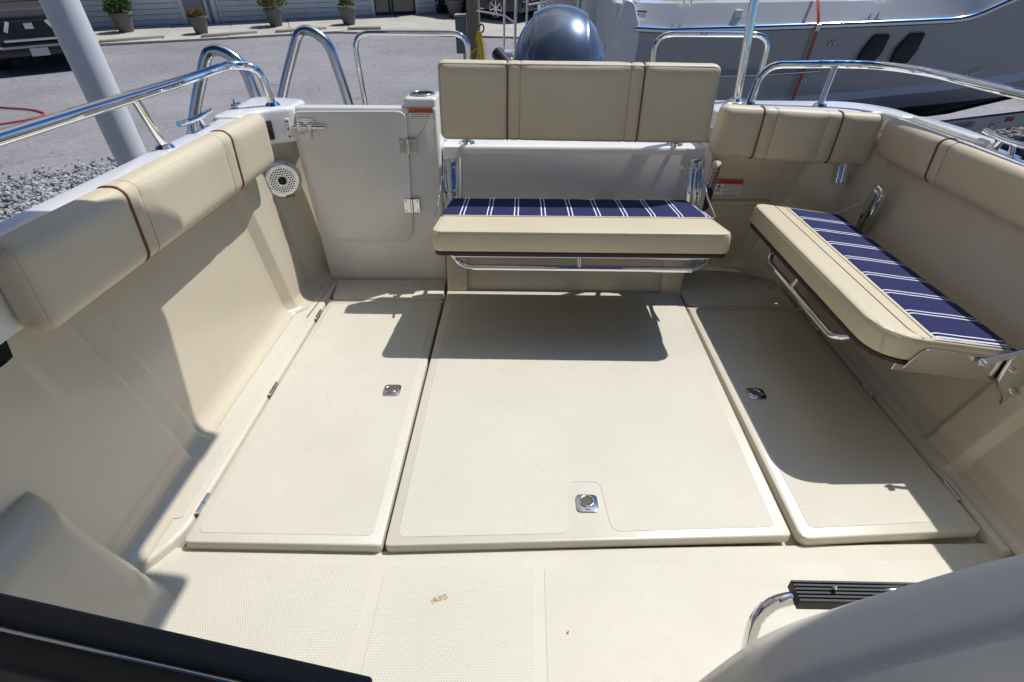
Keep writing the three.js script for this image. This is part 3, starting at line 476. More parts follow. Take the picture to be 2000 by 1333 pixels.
// ---------------------------------------------------------------- rails, cleats, poles
function foot(t, p, r = 0.013) { part(t, 'base_flange', at(new THREE.CylinderGeometry(r * 1.7, r * 2.4, 0.012, 28), p.x, p.y + 0.004, p.z), M.chrome); }
{ const t = thing(B, 'grab_rail', 'polished chrome grab rail on the left gunwale', 'rail', 'grab rails on the gunwales');
  part(t, 'rail', tube([V(-1.15, 0.95, 0.2), V(-1.145, 0.95, -1.2), V(-1.15, 0.95, -2.1), V(-1.155, 0.955, -2.385), V(-1.065, 0.94, -2.43), V(-1.045, 0.79, -2.44)], 0.0165, [0, 0.3, 0.3, 0.05, 0.07, 0]), M.chrome);
  part(t, 'post', cyl(V(-1.15, 0.785, -1.80), V(-1.148, 0.94, -1.73), 0.0135), M.chrome); foot(t, V(-1.15, 0.785, -1.80)); foot(t, V(-1.045, 0.797, -2.44)); done(t); }
{ const t = thing(B, 'grab_rail', 'polished chrome grab rail curving round the right stern corner', 'rail', 'grab rails on the gunwales');
  part(t, 'rail', tube([V(1.005, 0.772, -2.665), V(1.05, 0.925, -2.70), V(1.34, 0.935, -2.66), V(1.50, 0.935, -2.62), V(1.59, 0.935, -2.45), V(1.615, 0.93, -1.9), V(1.63, 0.93, 0.2)], 0.0165, [0, 0.075, 0.1, 0.12, 0.14, 0.3, 0]), M.chrome);
  part(t, 'post', cyl(V(1.305, 0.772, -2.63), V(1.335, 0.93, -2.66), 0.0135), M.chrome); foot(t, V(1.305, 0.772, -2.63)); foot(t, V(1.005, 0.772, -2.665)); done(t); }
function sternRail(x0, x1, label) { const t = thing(B, 'stern_rail', label, 'rail', 'hoop rails on the swim platform'), z = -3.08;
  part(t, 'hoop', tube([V(x0 + 0.03, -0.03, z), V(x0, 0.55, z), V(x0 - 0.02, 1.012, z), V(x1 + 0.02, 1.012, z), V(x1, 0.55, z), V(x1 - 0.03, -0.03, z)], 0.0135, [0, 0.2, 0.09, 0.09, 0.2, 0]), M.chrome);
  part(t, 'cross_bar', tube([V(x0 + 0.005, 0.45, z), V(x1 - 0.005, 0.45, z)], 0.01), M.chrome); foot(t, V(x0 + 0.03, -0.032, z)); foot(t, V(x1 - 0.03, -0.032, z)); done(t); }
sternRail(-0.825, -0.295, 'chrome hoop rail on the swim platform behind the transom door');
sternRail(0.655, 1.175, 'chrome hoop rail on the swim platform right of the outboard');
function cleat(x, y, z, ry, label) { const t = thing(B, 'cleat', label, 'cleat', 'mooring cleats on the gunwales');
  part(t, 'horns', at(tube(curve([V(0, 0.045, -0.12), V(0, 0.04, -0.06), V(0, 0.038, 0), V(0, 0.04, 0.06), V(0, 0.045, 0.12)], 20), 0.0095), x, y, z, 0, ry, 0), M.chrome);
  for (const k of [-1, 1]) part(t, 'leg', at(cyl(V(0, 0.0, k * 0.04), V(0, 0.038, k * 0.026), 0.009), x, y, z, 0, ry, 0), M.chrome);
  part(t, 'base', at(rbox(0.034, 0.006, 0.13, 0.003), x, y + 0.002, z, 0, ry, 0), M.chrome); done(t); }
cleat(-1.165, 0.783, -2.05, 0.04, 'chrome mooring cleat on the left gunwale');
cleat(1.61, 0.755, -1.93, -0.03, 'chrome mooring cleat on the right gunwale');
{ const t = thing(B, 'fairlead', 'small chrome fitting at the tip of the left gunwale', 'fitting'); part(t, 'body', at(rbox(0.028, 0.022, 0.05, 0.008), -1.18, 0.80, -2.40), M.chrome); part(t, 'pin', cyl(V(-1.18, 0.805, -2.40), V(-1.18, 0.826, -2.39), 0.006), M.chrome); done(t); }
{ const t = thing(B, 'flag_pole', 'tall polished pole standing behind the stern coaming', 'pole'); part(t, 'pole', cyl(V(0.975, 0.74, -2.74), V(0.94, 2.1, -2.76), 0.0185), M.chrome); foot(t, V(0.975, 0.772, -2.74), 0.018); done(t); }
// ---------------------------------------------------------------- outboard motor
{
  const t = thing(B, 'outboard_motor', 'dark blue metallic outboard motor behind the backrest', 'motor');
  const paint = mat([0.10, 0.135, 0.20], 0.34, { metalness: 0.45, clearcoat: 1, clearcoatRoughness: 0.04 });
  const cowl = (a, b, c, y0, e, ridge) => { const nu = 260, nv = 150; return grid(nu, nv, (u, v) => {
    const th = u * Math.PI * 2, ph = v * Math.PI * 0.62, S = (q, k) => Math.sign(q) * Math.pow(Math.abs(q), k);
    let x = a * S(Math.sin(ph), 0.9) * S(Math.cos(th), 0.85), z = c * S(Math.sin(ph), 0.9) * S(Math.sin(th), 0.8), y = b * S(Math.cos(ph), 0.85);
    const k = Math.abs(x), r = (sstep(ridge + 0.006, ridge, k) * 0.013 + sstep(0.012, 0.0, Math.abs(k - ridge + 0.004)) * 0.004); const n = V(x / a / a, y / b / b, z / c / c).normalize(); if (ridge) { x += n.x * r; y += n.y * r; z += n.z * r; }
    return V(0.205 + x, y0 + y, -3.72 + z); }); };
  part(t, 'cowl', cowl(0.285, 0.40, 0.40, 0.695, 1, 0.145), paint);
  part(t, 'side_skirt', cowl(0.318, 0.30, 0.40, 0.60, 1, 0), M.black);
  part(t, 'midsection', slab([[0.05, -3.45], [0.36, -3.45], [0.33, -3.98], [0.08, -3.98]], 0.08, -0.7, 0.45, 0.03), paint);
  part(t, 'bracket', box(0.02, 0.39, -0.2, 0.35, -3.5, -3.1, 0.03), M.black);
  part(t, 'rigging_hose', tube(curve([V(-0.16, 0.87, -3.62), V(-0.08, 0.80, -3.52), V(0.02, 0.7, -3.40), V(0.1, 0.4, -3.2)], 24), 0.036), M.black);
  done(t);
}
// ---------------------------------------------------------------- boarding stairs beside the swim platform
{
  const t = thing(B, 'boarding_stairs', 'aluminium boarding stairs with two hooped handrails beside the stern', 'stairs');
  const hoop = (pts) => part(t, 'handrail', tube(bent(pts, [0, 0.25, 0.09, 0.11, 0.25, 0]), 0.0285, 0, 18), M.alu);
  hoop([V(-2.35, -1.2, -3.1), V(-1.80, 0.56, -3.1), V(-1.585, 0.955, -3.1), V(-1.435, 0.885, -3.1), V(-1.385, 0.55, -3.1), V(-1.33, -1.2, -3.1)]);
  hoop([V(-2.06, -1.2, -3.62), V(-1.52, 0.56, -3.62), V(-1.29, 1.005, -3.62), V(-1.145, 0.935, -3.62), V(-1.065, 0.55, -3.62), V(-1.0, -1.2, -3.62)]);
  for (let i = 0; i < 5; i++) part(t, 'tread', at(rbox(0.24, 0.03, 0.56, 0.006), -2.06 + i * 0.15, -0.95 + i * 0.26, -3.36, 0, 0.0, 0), M.alu);
  done(t);
}
// ---------------------------------------------------------------- the yard (plain world axes, ground at y = GY)
const W = 'yard', GY = -1.35;
const asphTex = tex(1024, 7, (u, v) => { const a = fbm(u * 7, v * 7, 7, 6, 2), b = fbm(u * 160, v * 160, 160, 2, 7), c = fbm(u * 300, v * 300, 300, 1, 17); const crack = Math.abs(fbm(u * 5 + 0.3 * a, v * 5, 5, 4, 40) - 0.5) < 0.006 ? 0.78 : 1; const k = (0.55 + 0.3 * a + 0.28 * (fbm(u * 3, v * 3, 3, 3, 66) - 0.2) + 0.3 * (b - 0.5) + (c > 0.93 ? 0.2 : 0)) * crack; return [k, k * 0.99, k * 1.01]; });
const asphBump = tex(512, 0.5, (u, v) => fbm(u * 60, v * 60, 60, 2, 12));
M.asphalt = mat([0.33, 0.32, 0.327], 0.9, { map: asphTex, bumpMap: asphBump, bumpScale: 0.006 });
const concTex = tex(512, 3, (u, v) => { const a = fbm(u * 6, v * 6, 6, 5, 22), b = fbm(u * 90, v * 90, 90, 2, 23); const k = 0.72 + 0.3 * a + 0.12 * (b - 0.5); return [k, k * 0.985, k * 0.94]; });
M.concrete = mat([0.52, 0.50, 0.45], 0.9, { map: concTex });
M.kerb = mat([0.40, 0.37, 0.32], 0.9, { map: concTex });
M.gravelBed = mat([0.20, 0.195, 0.19], 1, { map: concTex });
single(W, 'asphalt_ground', slab([[-160, 40], [160, 40], [160, -200], [-160, -200]], 0.01, GY - 0.3, GY, 0), M.asphalt, '', '', null, 'structure');
single(W, 'gravel_bed', slab([[-30, 12], [30, 12], [30, -9.2], [7, -9.3], [2.5, -8.5], [-2.5, -7.9], [-5.2, -7.35], [-6.4, -6.5], [-30, -4.5]], 0.3, GY - 0.02, GY + 0.006, 0), M.gravelBed, '', '', null, 'structure');
{ // loose stones of the gravel, where the camera looks over the gunwales
  const r = rng(77), g = new THREE.IcosahedronGeometry(0.02, 0), N = 26000, im = new THREE.InstancedMesh(g, mat([0.36, 0.36, 0.37], 0.95), N), m = new THREE.Matrix4(), q = new THREE.Quaternion(), e = new THREE.Euler(), c = new THREE.Color();
  for (let i = 0; i < N; i++) {
    const left = i < 15000; let x, z; do { x = left ? -9.5 + r() * 6.5 : 4.2 + r() * 7; z = left ? -7.6 + r() * 4.6 : -9.2 + r() * 5; } while (left && z < -7.3 + (-5.2 - x) * 0.72 - Math.pow(r(), 9) * 0.6);
    const s = 0.6 + r() * 1.1; e.set(r() * 6, r() * 6, r() * 6); q.setFromEuler(e);
    m.compose(V(x, GY + 0.012 + r() * 0.02, z), q, V(s * (0.8 + r() * 0.5), s * (0.6 + r() * 0.3), s)); im.setMatrixAt(i, m); const k = 0.55 + r() * 0.9; c.setRGB(k, k * 0.99, k * 0.97 + 0.02); im.setColorAt(i, c);
  }
  im.name = 'gravel'; im.userData = { kind: 'stuff', label: 'loose grey crushed stone around the boats', category: 'gravel' }; im.castShadow = im.receiveShadow = true; scene.add(im);
}
// building front line: from A (left) to C (its right corner)
const bA = [-16.5, -16.2], bC = [-2.95, -21.35], bD = [bC[0] - bA[0], bC[1] - bA[1]], bL = Math.hypot(...bD), bDir = [bD[0] / bL, bD[1] / bL], bYaw = Math.atan2(-bDir[1], bDir[0]);
const onWall = (x) => (x - bA[0]) / bDir[0];   // distance along the wall for a world x
{ const pave = structure(W, 'pavement'); let i = 0; const fr = (s) => [bA[0] + bDir[0] * s + 0.42 * 2.75, bA[1] + bDir[1] * s + 0.93 * 2.75]; 
  for (let s = -8; s < 11.5; s += 1.6) { const a = fr(s), b = fr(s + 1.585), o = [0.36 * -3.3, -0.93 * 3.3 ]; const A2 = [a[0] + o[0], a[1] + o[1]], B2 = [b[0] + o[0], b[1] + o[1]]; const s2 = part(pave, 'paving_slab', slab([a, b, B2, A2], 0.01, GY - 0.05, GY + 0.055 + (i++ % 3) * 0.004, 0.006, 1), M.concrete); }
  done(pave); }
single(W, 'concrete_apron', slab([[-5.9, -17.55], [-3.5, -17.3], [-0.9, -16.85], [4.5, -16.3], [9, -16], [9, -28], [-2.2, -26], [-2.9, -21.3], [-5.2, -20.4]], 0.05, GY - 0.05, GY + 0.05, 0.004, 1), M.concrete, '', '', null, 'structure');
{ const L = [[200, 'left end']]; const segs = [[-10.75, -15.55, -9.5, -16.33, 'concrete wheel stop in front of the leftmost plant pot'], [-8.55, -16.42, -7.35, -17.15, 'concrete wheel stop in front of the recessed doorway'], [-6.85, -17.2, -5.65, -17.85, 'concrete wheel stop between the third and fourth plant pots'], [-5.0, -17.75, -4.1, -17.95, 'concrete wheel stop in front of the glass door']];
  for (const [x0, z0, x1, z1, lab] of segs) { const l = Math.hypot(x1 - x0, z1 - z0), y = Math.atan2(-(z1 - z0), x1 - x0); const g = panel([[-0.11, 0], [0.11, 0], [0.085, 0.12], [-0.085, 0.12]], 0.02, -l / 2, l / 2, 0.015, 2); single(W, 'wheel_stop', at(g, (x0 + x1) / 2, GY + 0.002, (z0 + z1) / 2, 0, y + Math.PI / 2, 0), M.kerb, lab, 'wheel stop', 'wheel stops along the pavement'); } }
{ // clapboard building
  const t = thing(W, 'building', 'pale blue clapboard building across the parking lot', 'building');
  const put = (g, s, y, out) => at(g, bA[0] + bDir[0] * s - bDir[1] * out * 1, GY + y, bA[1] + bDir[1] * s + bDir[0] * out * 1, 0, bYaw, 0);
  const paint = [mat([0.78, 0.83, 0.86], 0.6, { map: gelVar }), mat([0.75, 0.80, 0.835], 0.6, { map: gelVar }), mat([0.80, 0.845, 0.87], 0.6, { map: gelVar })], trim = mat([0.78, 0.80, 0.81], 0.5), glass = mat([0.015, 0.018, 0.02], 0.06, { clearcoat: 1 }), dark = mat([0.03, 0.03, 0.032], 0.6);
  const d0 = onWall(-10.05), d1 = onWall(-9.25), g0 = onWall(-4.9), g1 = onWall(-3.55), end = bL;
  const segs = [[-6, d0], [d1, g0], [g1, end]];
  part(t, 'wall', put(box(-6, end - 0.03, 0, 2.75, -5, -0.03, 0.01), 0, 0, 0), mat([0.38, 0.41, 0.44], 0.8));
  const r = rng(3);
  for (const [a, b] of segs) for (let k = 0; k < 19; k++) { const bd = at(rbox(b - a - 0.01, 0.126, 0.02, 0.004), (a + b) / 2, 0.13 + k * 0.136, 0.004, 0.09, 0, 0); part(t, 'siding_board', put(bd, 0, 0, 0), paint[Math.floor(r() * 3)]); }
  for (const [a, b, n] of [[d0, d1, 'door_trim'], [g0, g1, 'window_trim']]) { for (const s of [a, b]) part(t, n, put(box(s - 0.06, s + 0.06, 0, 2.2, 0, 0.05, 0.006), 0, 0, 0), trim); part(t, n, put(box(a - 0.06, b + 0.06, 2.2, 2.34, 0, 0.05, 0.006), 0, 0, 0), trim); }
  const dr = part(t, 'door', put(box(d0 + 0.06, d1 - 0.28, 0.03, 2.2, -0.03, -0.005, 0.004), 0, 0, 0), mat([0.30, 0.34, 0.37], 0.5)); part(dr, 'handle', put(at(new THREE.SphereGeometry(0.035, 12, 8), d1 - 0.36, 1.0, 0.02), 0, 0, 0), M.steel);
  part(t, 'downpipe', put(box(d1 - 0.24, d1 - 0.16, 0.05, 2.3, 0, 0.07, 0.03), 0, 0, 0), trim); part(t, 'downpipe', put(box(d1 + 0.1, d1 + 0.17, 0.02, 2.3, 0.02, 0.09, 0.03), 0, 0, 0), paint[1]);
  for (const [a, b] of [[g0 + 0.06, (g0 + g1) / 2 - 0.15], [(g0 + g1) / 2 - 0.09, g1 - 0.06]]) { const w = part(t, 'glass_door', put(box(a, b, 0.06, 2.18, -0.025, -0.012, 0.002), 0, 0, 0), glass); part(w, 'frame', put(join([box(a, a + 0.05, 0.03, 2.2, -0.03, 0.02, 0.004), box(b - 0.05, b, 0.03, 2.2, -0.03, 0.02, 0.004), box(a + 0.05, b - 0.05, 0.03, 0.13, -0.03, 0.02, 0.004)]), 0, 0, 0), dark); }
  part(t, 'door_pull', put(cyl(V((g0 + g1) / 2 + 0.2, 0.7, 0.05), V((g0 + g1) / 2 + 0.2, 1.5, 0.05), 0.015), 0, 0, 0), M.steel);
  part(t, 'corner_trim', put(box(end - 0.07, end + 0.05, 0, 2.7, -0.07, 0.05, 0.006), 0, 0, 0), trim);
  part(t, 'roof', put(box(-6.2, end + 0.2, 2.72, 2.86, -5.2, 0.16, 0.01), 0, 0, 0), mat([0.16, 0.16, 0.17], 0.9));
  done(t);
}
// ---------------------------------------------------------------- plant pots
function leafy(r, n, h, w, size, tall) {   // many small leaf faces on stems filling a loose dome
  const pos = [];
  for (let i = 0; i < n; i++) {
    const a = r() * 6.283, k = Math.pow(r(), 0.6), rad = w * k * (0.6 + 0.4 * r()), y = h * (tall ? r() : (0.15 + 0.85 * r() * (1 - 0.45 * k * k)));
    const c = V(Math.cos(a) * rad, y, Math.sin(a) * rad), d = V(Math.cos(a) * (0.3 + k), 0.5 + r(), Math.sin(a) * (0.3 + k)).normalize(), s = V(r() - 0.5, r() - 0.5, r() - 0.5).cross(d).normalize(), l = size * (0.6 + r() * 0.8), b = l * 0.32;
    const p = [c, c.clone().addScaledVector(d, l * 0.5).addScaledVector(s, b), c.clone().addScaledVector(d, l), c.clone().addScaledVector(d, l * 0.5).addScaledVector(s, -b)];
    for (const q of [0, 1, 2, 0, 2, 3]) pos.push(p[q].x, p[q].y, p[q].z);
  }
  const g = new THREE.BufferGeometry(); g.setAttribute('position', new THREE.Float32BufferAttribute(pos, 3)); g.computeVertexNormals(); return mUV(g);
}
const potM = mat([0.17, 0.165, 0.16], 0.85, { map: concTex });
const potG = new THREE.LatheGeometry([[0.001, 0], [0.165, 0], [0.18, 0.01], [0.262, 0.40], [0.285, 0.405], [0.29, 0.475], [0.27, 0.48], [0.262, 0.44], [0.001, 0.44]].map((p) => new THREE.Vector2(...p)), 32);
const leafM = (c) => mat(c, 0.8, { transmission: 0.25, thickness: 0 });
function pot(x, z, sc, label, make) {
  const t = thing(W, 'plant_pot', label, 'plant pot', 'planted pots along the building'); const y = GY + 0.062;
  const place = (g) => at(g.scale(sc, sc, sc), x, y, z);
  part(t, 'pot', place(potG.clone()), potM); part(t, 'soil', place(at(new THREE.CylinderGeometry(0.255, 0.255, 0.02, 24), 0, 0.445, 0)), M.gap);
  make(t, (g) => place(at(g, 0, 0.45, 0))); done(t);
}
const leaf = (t, f, n, h, w, s, c, seed, name = 'foliage', tall) => part(t, name, f(leafy(rng(seed), n, h, w, s, tall)), leafM(c));
pot(-11.0, -17.2, 1, 'grey pot of dense upright green foliage, leftmost by the building', (t, f) => leaf(t, f, 900, 0.30, 0.30, 0.12, [0.09, 0.15, 0.04], 1));
pot(-8.82, -17.02, 0.86, 'grey pot of low red and yellow flowers beside the doorway', (t, f) => { leaf(t, f, 420, 0.16, 0.27, 0.08, [0.14, 0.16, 0.05], 2); leaf(t, f, 160, 0.2, 0.27, 0.06, [0.45, 0.12, 0.04], 3, 'red_flowers'); leaf(t, f, 140, 0.2, 0.27, 0.06, [0.55, 0.36, 0.05], 4, 'yellow_flowers'); });
pot(-7.25, -18.35, 0.92, 'grey pot with a loose straggly shrub between the doors', (t, f) => { leaf(t, f, 520, 0.46, 0.42, 0.10, [0.15, 0.17, 0.06], 5); leaf(t, f, 160, 0.44, 0.42, 0.09, [0.30, 0.22, 0.10], 6, 'dry_leaves'); for (let k = 0; k < 6; k++) part(t, 'stem', f(cyl(V(0, 0, 0), V(Math.cos(k * 1.05) * 0.25, 0.35, Math.sin(k * 1.05) * 0.25), 0.008)), M.pipe); });
pot(-5.2, -18.7, 0.92, 'grey pot with small white flowers left of the glass doors', (t, f) => { leaf(t, f, 420, 0.30, 0.24, 0.08, [0.09, 0.15, 0.04], 7); leaf(t, f, 110, 0.32, 0.24, 0.06, [0.75, 0.74, 0.68], 8, 'white_flowers'); part(t, 'stake', f(cyl(V(0, 0, 0), V(0.01, 0.7, 0), 0.012)), M.gap); });
pot(-2.22, -20.3, 1.0, 'grey pot of white flowers at the building corner beside the post', (t, f) => { leaf(t, f, 380, 0.28, 0.28, 0.09, [0.12, 0.17, 0.05], 9); leaf(t, f, 190, 0.34, 0.30, 0.08, [0.75, 0.70, 0.60], 10, 'white_flowers'); });
// ---------------------------------------------------------------- grass patch, fence, green sign at the building corner
single(W, 'grass_patch', (() => { const r = rng(61), pos = []; for (let i = 0; i < 5000; i++) { const x = -2.85 + r() * 1.6, z = -23.6 + r() * 2.1, h = 0.05 + r() * 0.1, a = r() * 6.3, b = 0.008; pos.push(x - b * Math.cos(a), GY + 0.05, z - b * Math.sin(a), x + b * Math.cos(a), GY + 0.05, z + b * Math.sin(a), x + (r() - 0.5) * 0.06, GY + 0.05 + h, z + (r() - 0.5) * 0.06); } const g = new THREE.BufferGeometry(); g.setAttribute('position', new THREE.Float32BufferAttribute(pos, 3)); g.computeVertexNormals(); return mUV(g); })(), leafM([0.16, 0.24, 0.04]), '', '', null, 'stuff').userData = { kind: 'stuff', label: 'sunlit grass verge behind the white flower pot', category: 'grass' };
{ const t = thing(W, 'wooden_fence', 'brown board fence behind the flower pot by the post', 'fence'); const r = rng(8), ms = [0, 1, 2].map((k) => mat([0.24 + k * 0.03, 0.15 + k * 0.02, 0.08 + k * 0.01], 0.9)); for (let i = 0; i < 13; i++) part(t, 'board', box(-3.0 + i * 0.15, -2.86 + i * 0.15, GY, GY + 1.7 + r() * 0.05, -24.02, -23.99, 0.004), ms[i % 3]); for (const y of [0.4, 1.3]) part(t, 'rail', box(-3.0, -1.05, GY + y, GY + y + 0.09, -24.08, -24.021, 0.004), ms[1]); done(t); }
{ const t = thing(W, 'bin', 'bright green upright bin beside the building corner', 'bin'); part(t, 'body', box(-2.88, -2.5, GY + 0.05, GY + 1.0, -22.6, -22.2, 0.03), mat([0.14, 0.48, 0.03], 0.6)); part(t, 'lid', box(-2.90, -2.48, GY + 1.003, GY + 1.06, -22.62, -22.17, 0.02), mat([0.10, 0.38, 0.03], 0.6)); part(t, 'slot', box(-2.75, -2.62, GY + 0.7, GY + 0.8, -22.199, -22.19, 0.002), M.black); done(t); }
// ---------------------------------------------------------------- wooden post, meter box, yellow cord
const woodTex = tex(512, 1, (u, v) => { const a = fbm(u * 40, v * 3, 40, 4, 51), b = fbm(u * 8, v * 2, 8, 3, 52); const k = 0.5 + 0.45 * a + 0.25 * (b - 0.5); return [k, k * 0.96, k * 0.88]; });
{ const t = thing(W, 'wooden_post', 'weathered grey timber post standing behind the backrest', 'post');
  const px = -0.835, pz = -10.3; part(t, 'shaft', grid(28, 30, (u, v) => { const a = u * 6.2832, r = 0.107 + 0.006 * Math.sin(a * 3 + v * 4) + 0.003 * Math.sin(a * 11); return V(px + Math.cos(a) * r, GY + v * 3.4, pz + Math.sin(a) * r); }), mat([0.36, 0.32, 0.26], 0.95, { map: woodTex, bumpMap: woodTex, bumpScale: 0.01 })); part(t, 'top', at(new THREE.CylinderGeometry(0.105, 0.107, 0.02, 24), px, GY + 3.4, pz), M.gap);
  part(t, 'hook', tube(curve([V(px + 0.1, -0.16, pz + 0.08), V(px + 0.14, -0.12, pz + 0.1), V(px + 0.175, -0.16, pz + 0.1), V(px + 0.165, -0.22, pz + 0.1), V(px + 0.12, -0.25, pz + 0.1)], 20), 0.012), M.black); done(t); }
{ const t = thing(W, 'meter_box', 'grey upright utility box beside the timber post', 'utility box'); part(t, 'box', box(-1.125, -0.95, -0.56, -0.03, -10.42, -10.25, 0.012), mat([0.17, 0.18, 0.20], 0.6)); part(t, 'lid', box(-1.135, -0.94, -0.028, 0.0, -10.43, -10.24, 0.008), mat([0.30, 0.31, 0.32], 0.6)); part(t, 'conduit', cyl(V(-0.99, GY, -10.33), V(-0.99, -0.562, -10.33), 0.035), mat([0.45, 0.46, 0.47], 0.5)); done(t); }
{ const t = thing(W, 'power_cord', 'yellow extension cord hanging in a coil from the post hook', 'cord'); const ym = mat([0.80, 0.58, 0.02], 0.5), r = rng(19), hx = -0.70, hy = -0.235, hz = -10.19;
  for (let i = 0; i < 8; i++) { const s = (r() - 0.5) * 0.07, d = 0.62 + r() * 0.2, o = -0.02 - r() * 0.03; part(t, 'loop', tube(curve([V(hx - 0.05 + s * 0.4, hy + 0.01, hz + o * 0.3), V(hx - 0.085 + s, hy - 0.2, hz + o), V(hx - 0.07 + s, hy - d, hz + o), V(hx - 0.035 + s, hy - d - 0.04, hz), V(hx + 0.0 + s, hy - d, hz), V(hx + 0.01 + s * 0.6, hy - 0.25, hz), V(hx - 0.03 + s * 0.4, hy + 0.015, hz)], 40), 0.011, 0, 7), ym); }
  part(t, 'loop', tube(curve([V(hx - 0.03, hy, hz), V(hx + 0.0, hy - 0.15, hz + 0.02), V(hx - 0.1, hy - 0.24, hz + 0.04), V(hx - 0.19, hy - 0.32, hz + 0.04), V(hx - 0.15, hy - 0.42, hz + 0.04), V(hx - 0.06, hy - 0.36, hz + 0.03)], 40), 0.011, 0, 7), ym);
  part(t, 'loose_end', tube(curve([V(hx - 0.01, hy, hz), V(hx + 0.05, hy - 0.2, hz), V(hx + 0.06, hy - 0.9, hz)], 20), 0.006, 0, 7), ym); done(t); }
// ---------------------------------------------------------------- white steel pole, red hose
{ const t = thing(W, 'white_pole', 'thick white painted steel pole leaning up beside the left rail', 'pole'); const a = wallPole(0), b = wallPole(1); part(t, 'shaft', cyl(a, b, 0.118, 0.118, 40), mat([0.72, 0.73, 0.74], 0.45, { map: gelVar, bumpMap: orange, bumpScale: 0.002 })); part(t, 'base_plate', at(new THREE.CylinderGeometry(0.2, 0.2, 0.03, 28), a.x, GY + 0.02, a.z), M.steel); done(t); }
function wallPole(k) { const p = V(-3.20, -0.29, -4.52), d = V(-3.78, 0.71, -5.27).sub(p); d.set(-0.055, 1, -0.02); const y = k ? 3.0 : GY; return p.addScaledVector(d, y - p.y); }
single(W, 'garden_hose', tube(curve([V(-12.5, GY + 0.02, -10.3), V(-10, GY + 0.02, -10.1), V(-8.9, GY + 0.02, -9.78), V(-8.2, GY + 0.02, -9.62), V(-7.85, GY + 0.02, -9.35), V(-8.0, GY + 0.02, -9.0), V(-8.4, GY + 0.02, -8.72), V(-9.6, GY + 0.02, -8.5), V(-12, GY + 0.02, -8.2)], 90), 0.014, 0, 10), mat([0.50, 0.045, 0.06], 0.5), 'red hose lying in a loop on the asphalt', 'hose');
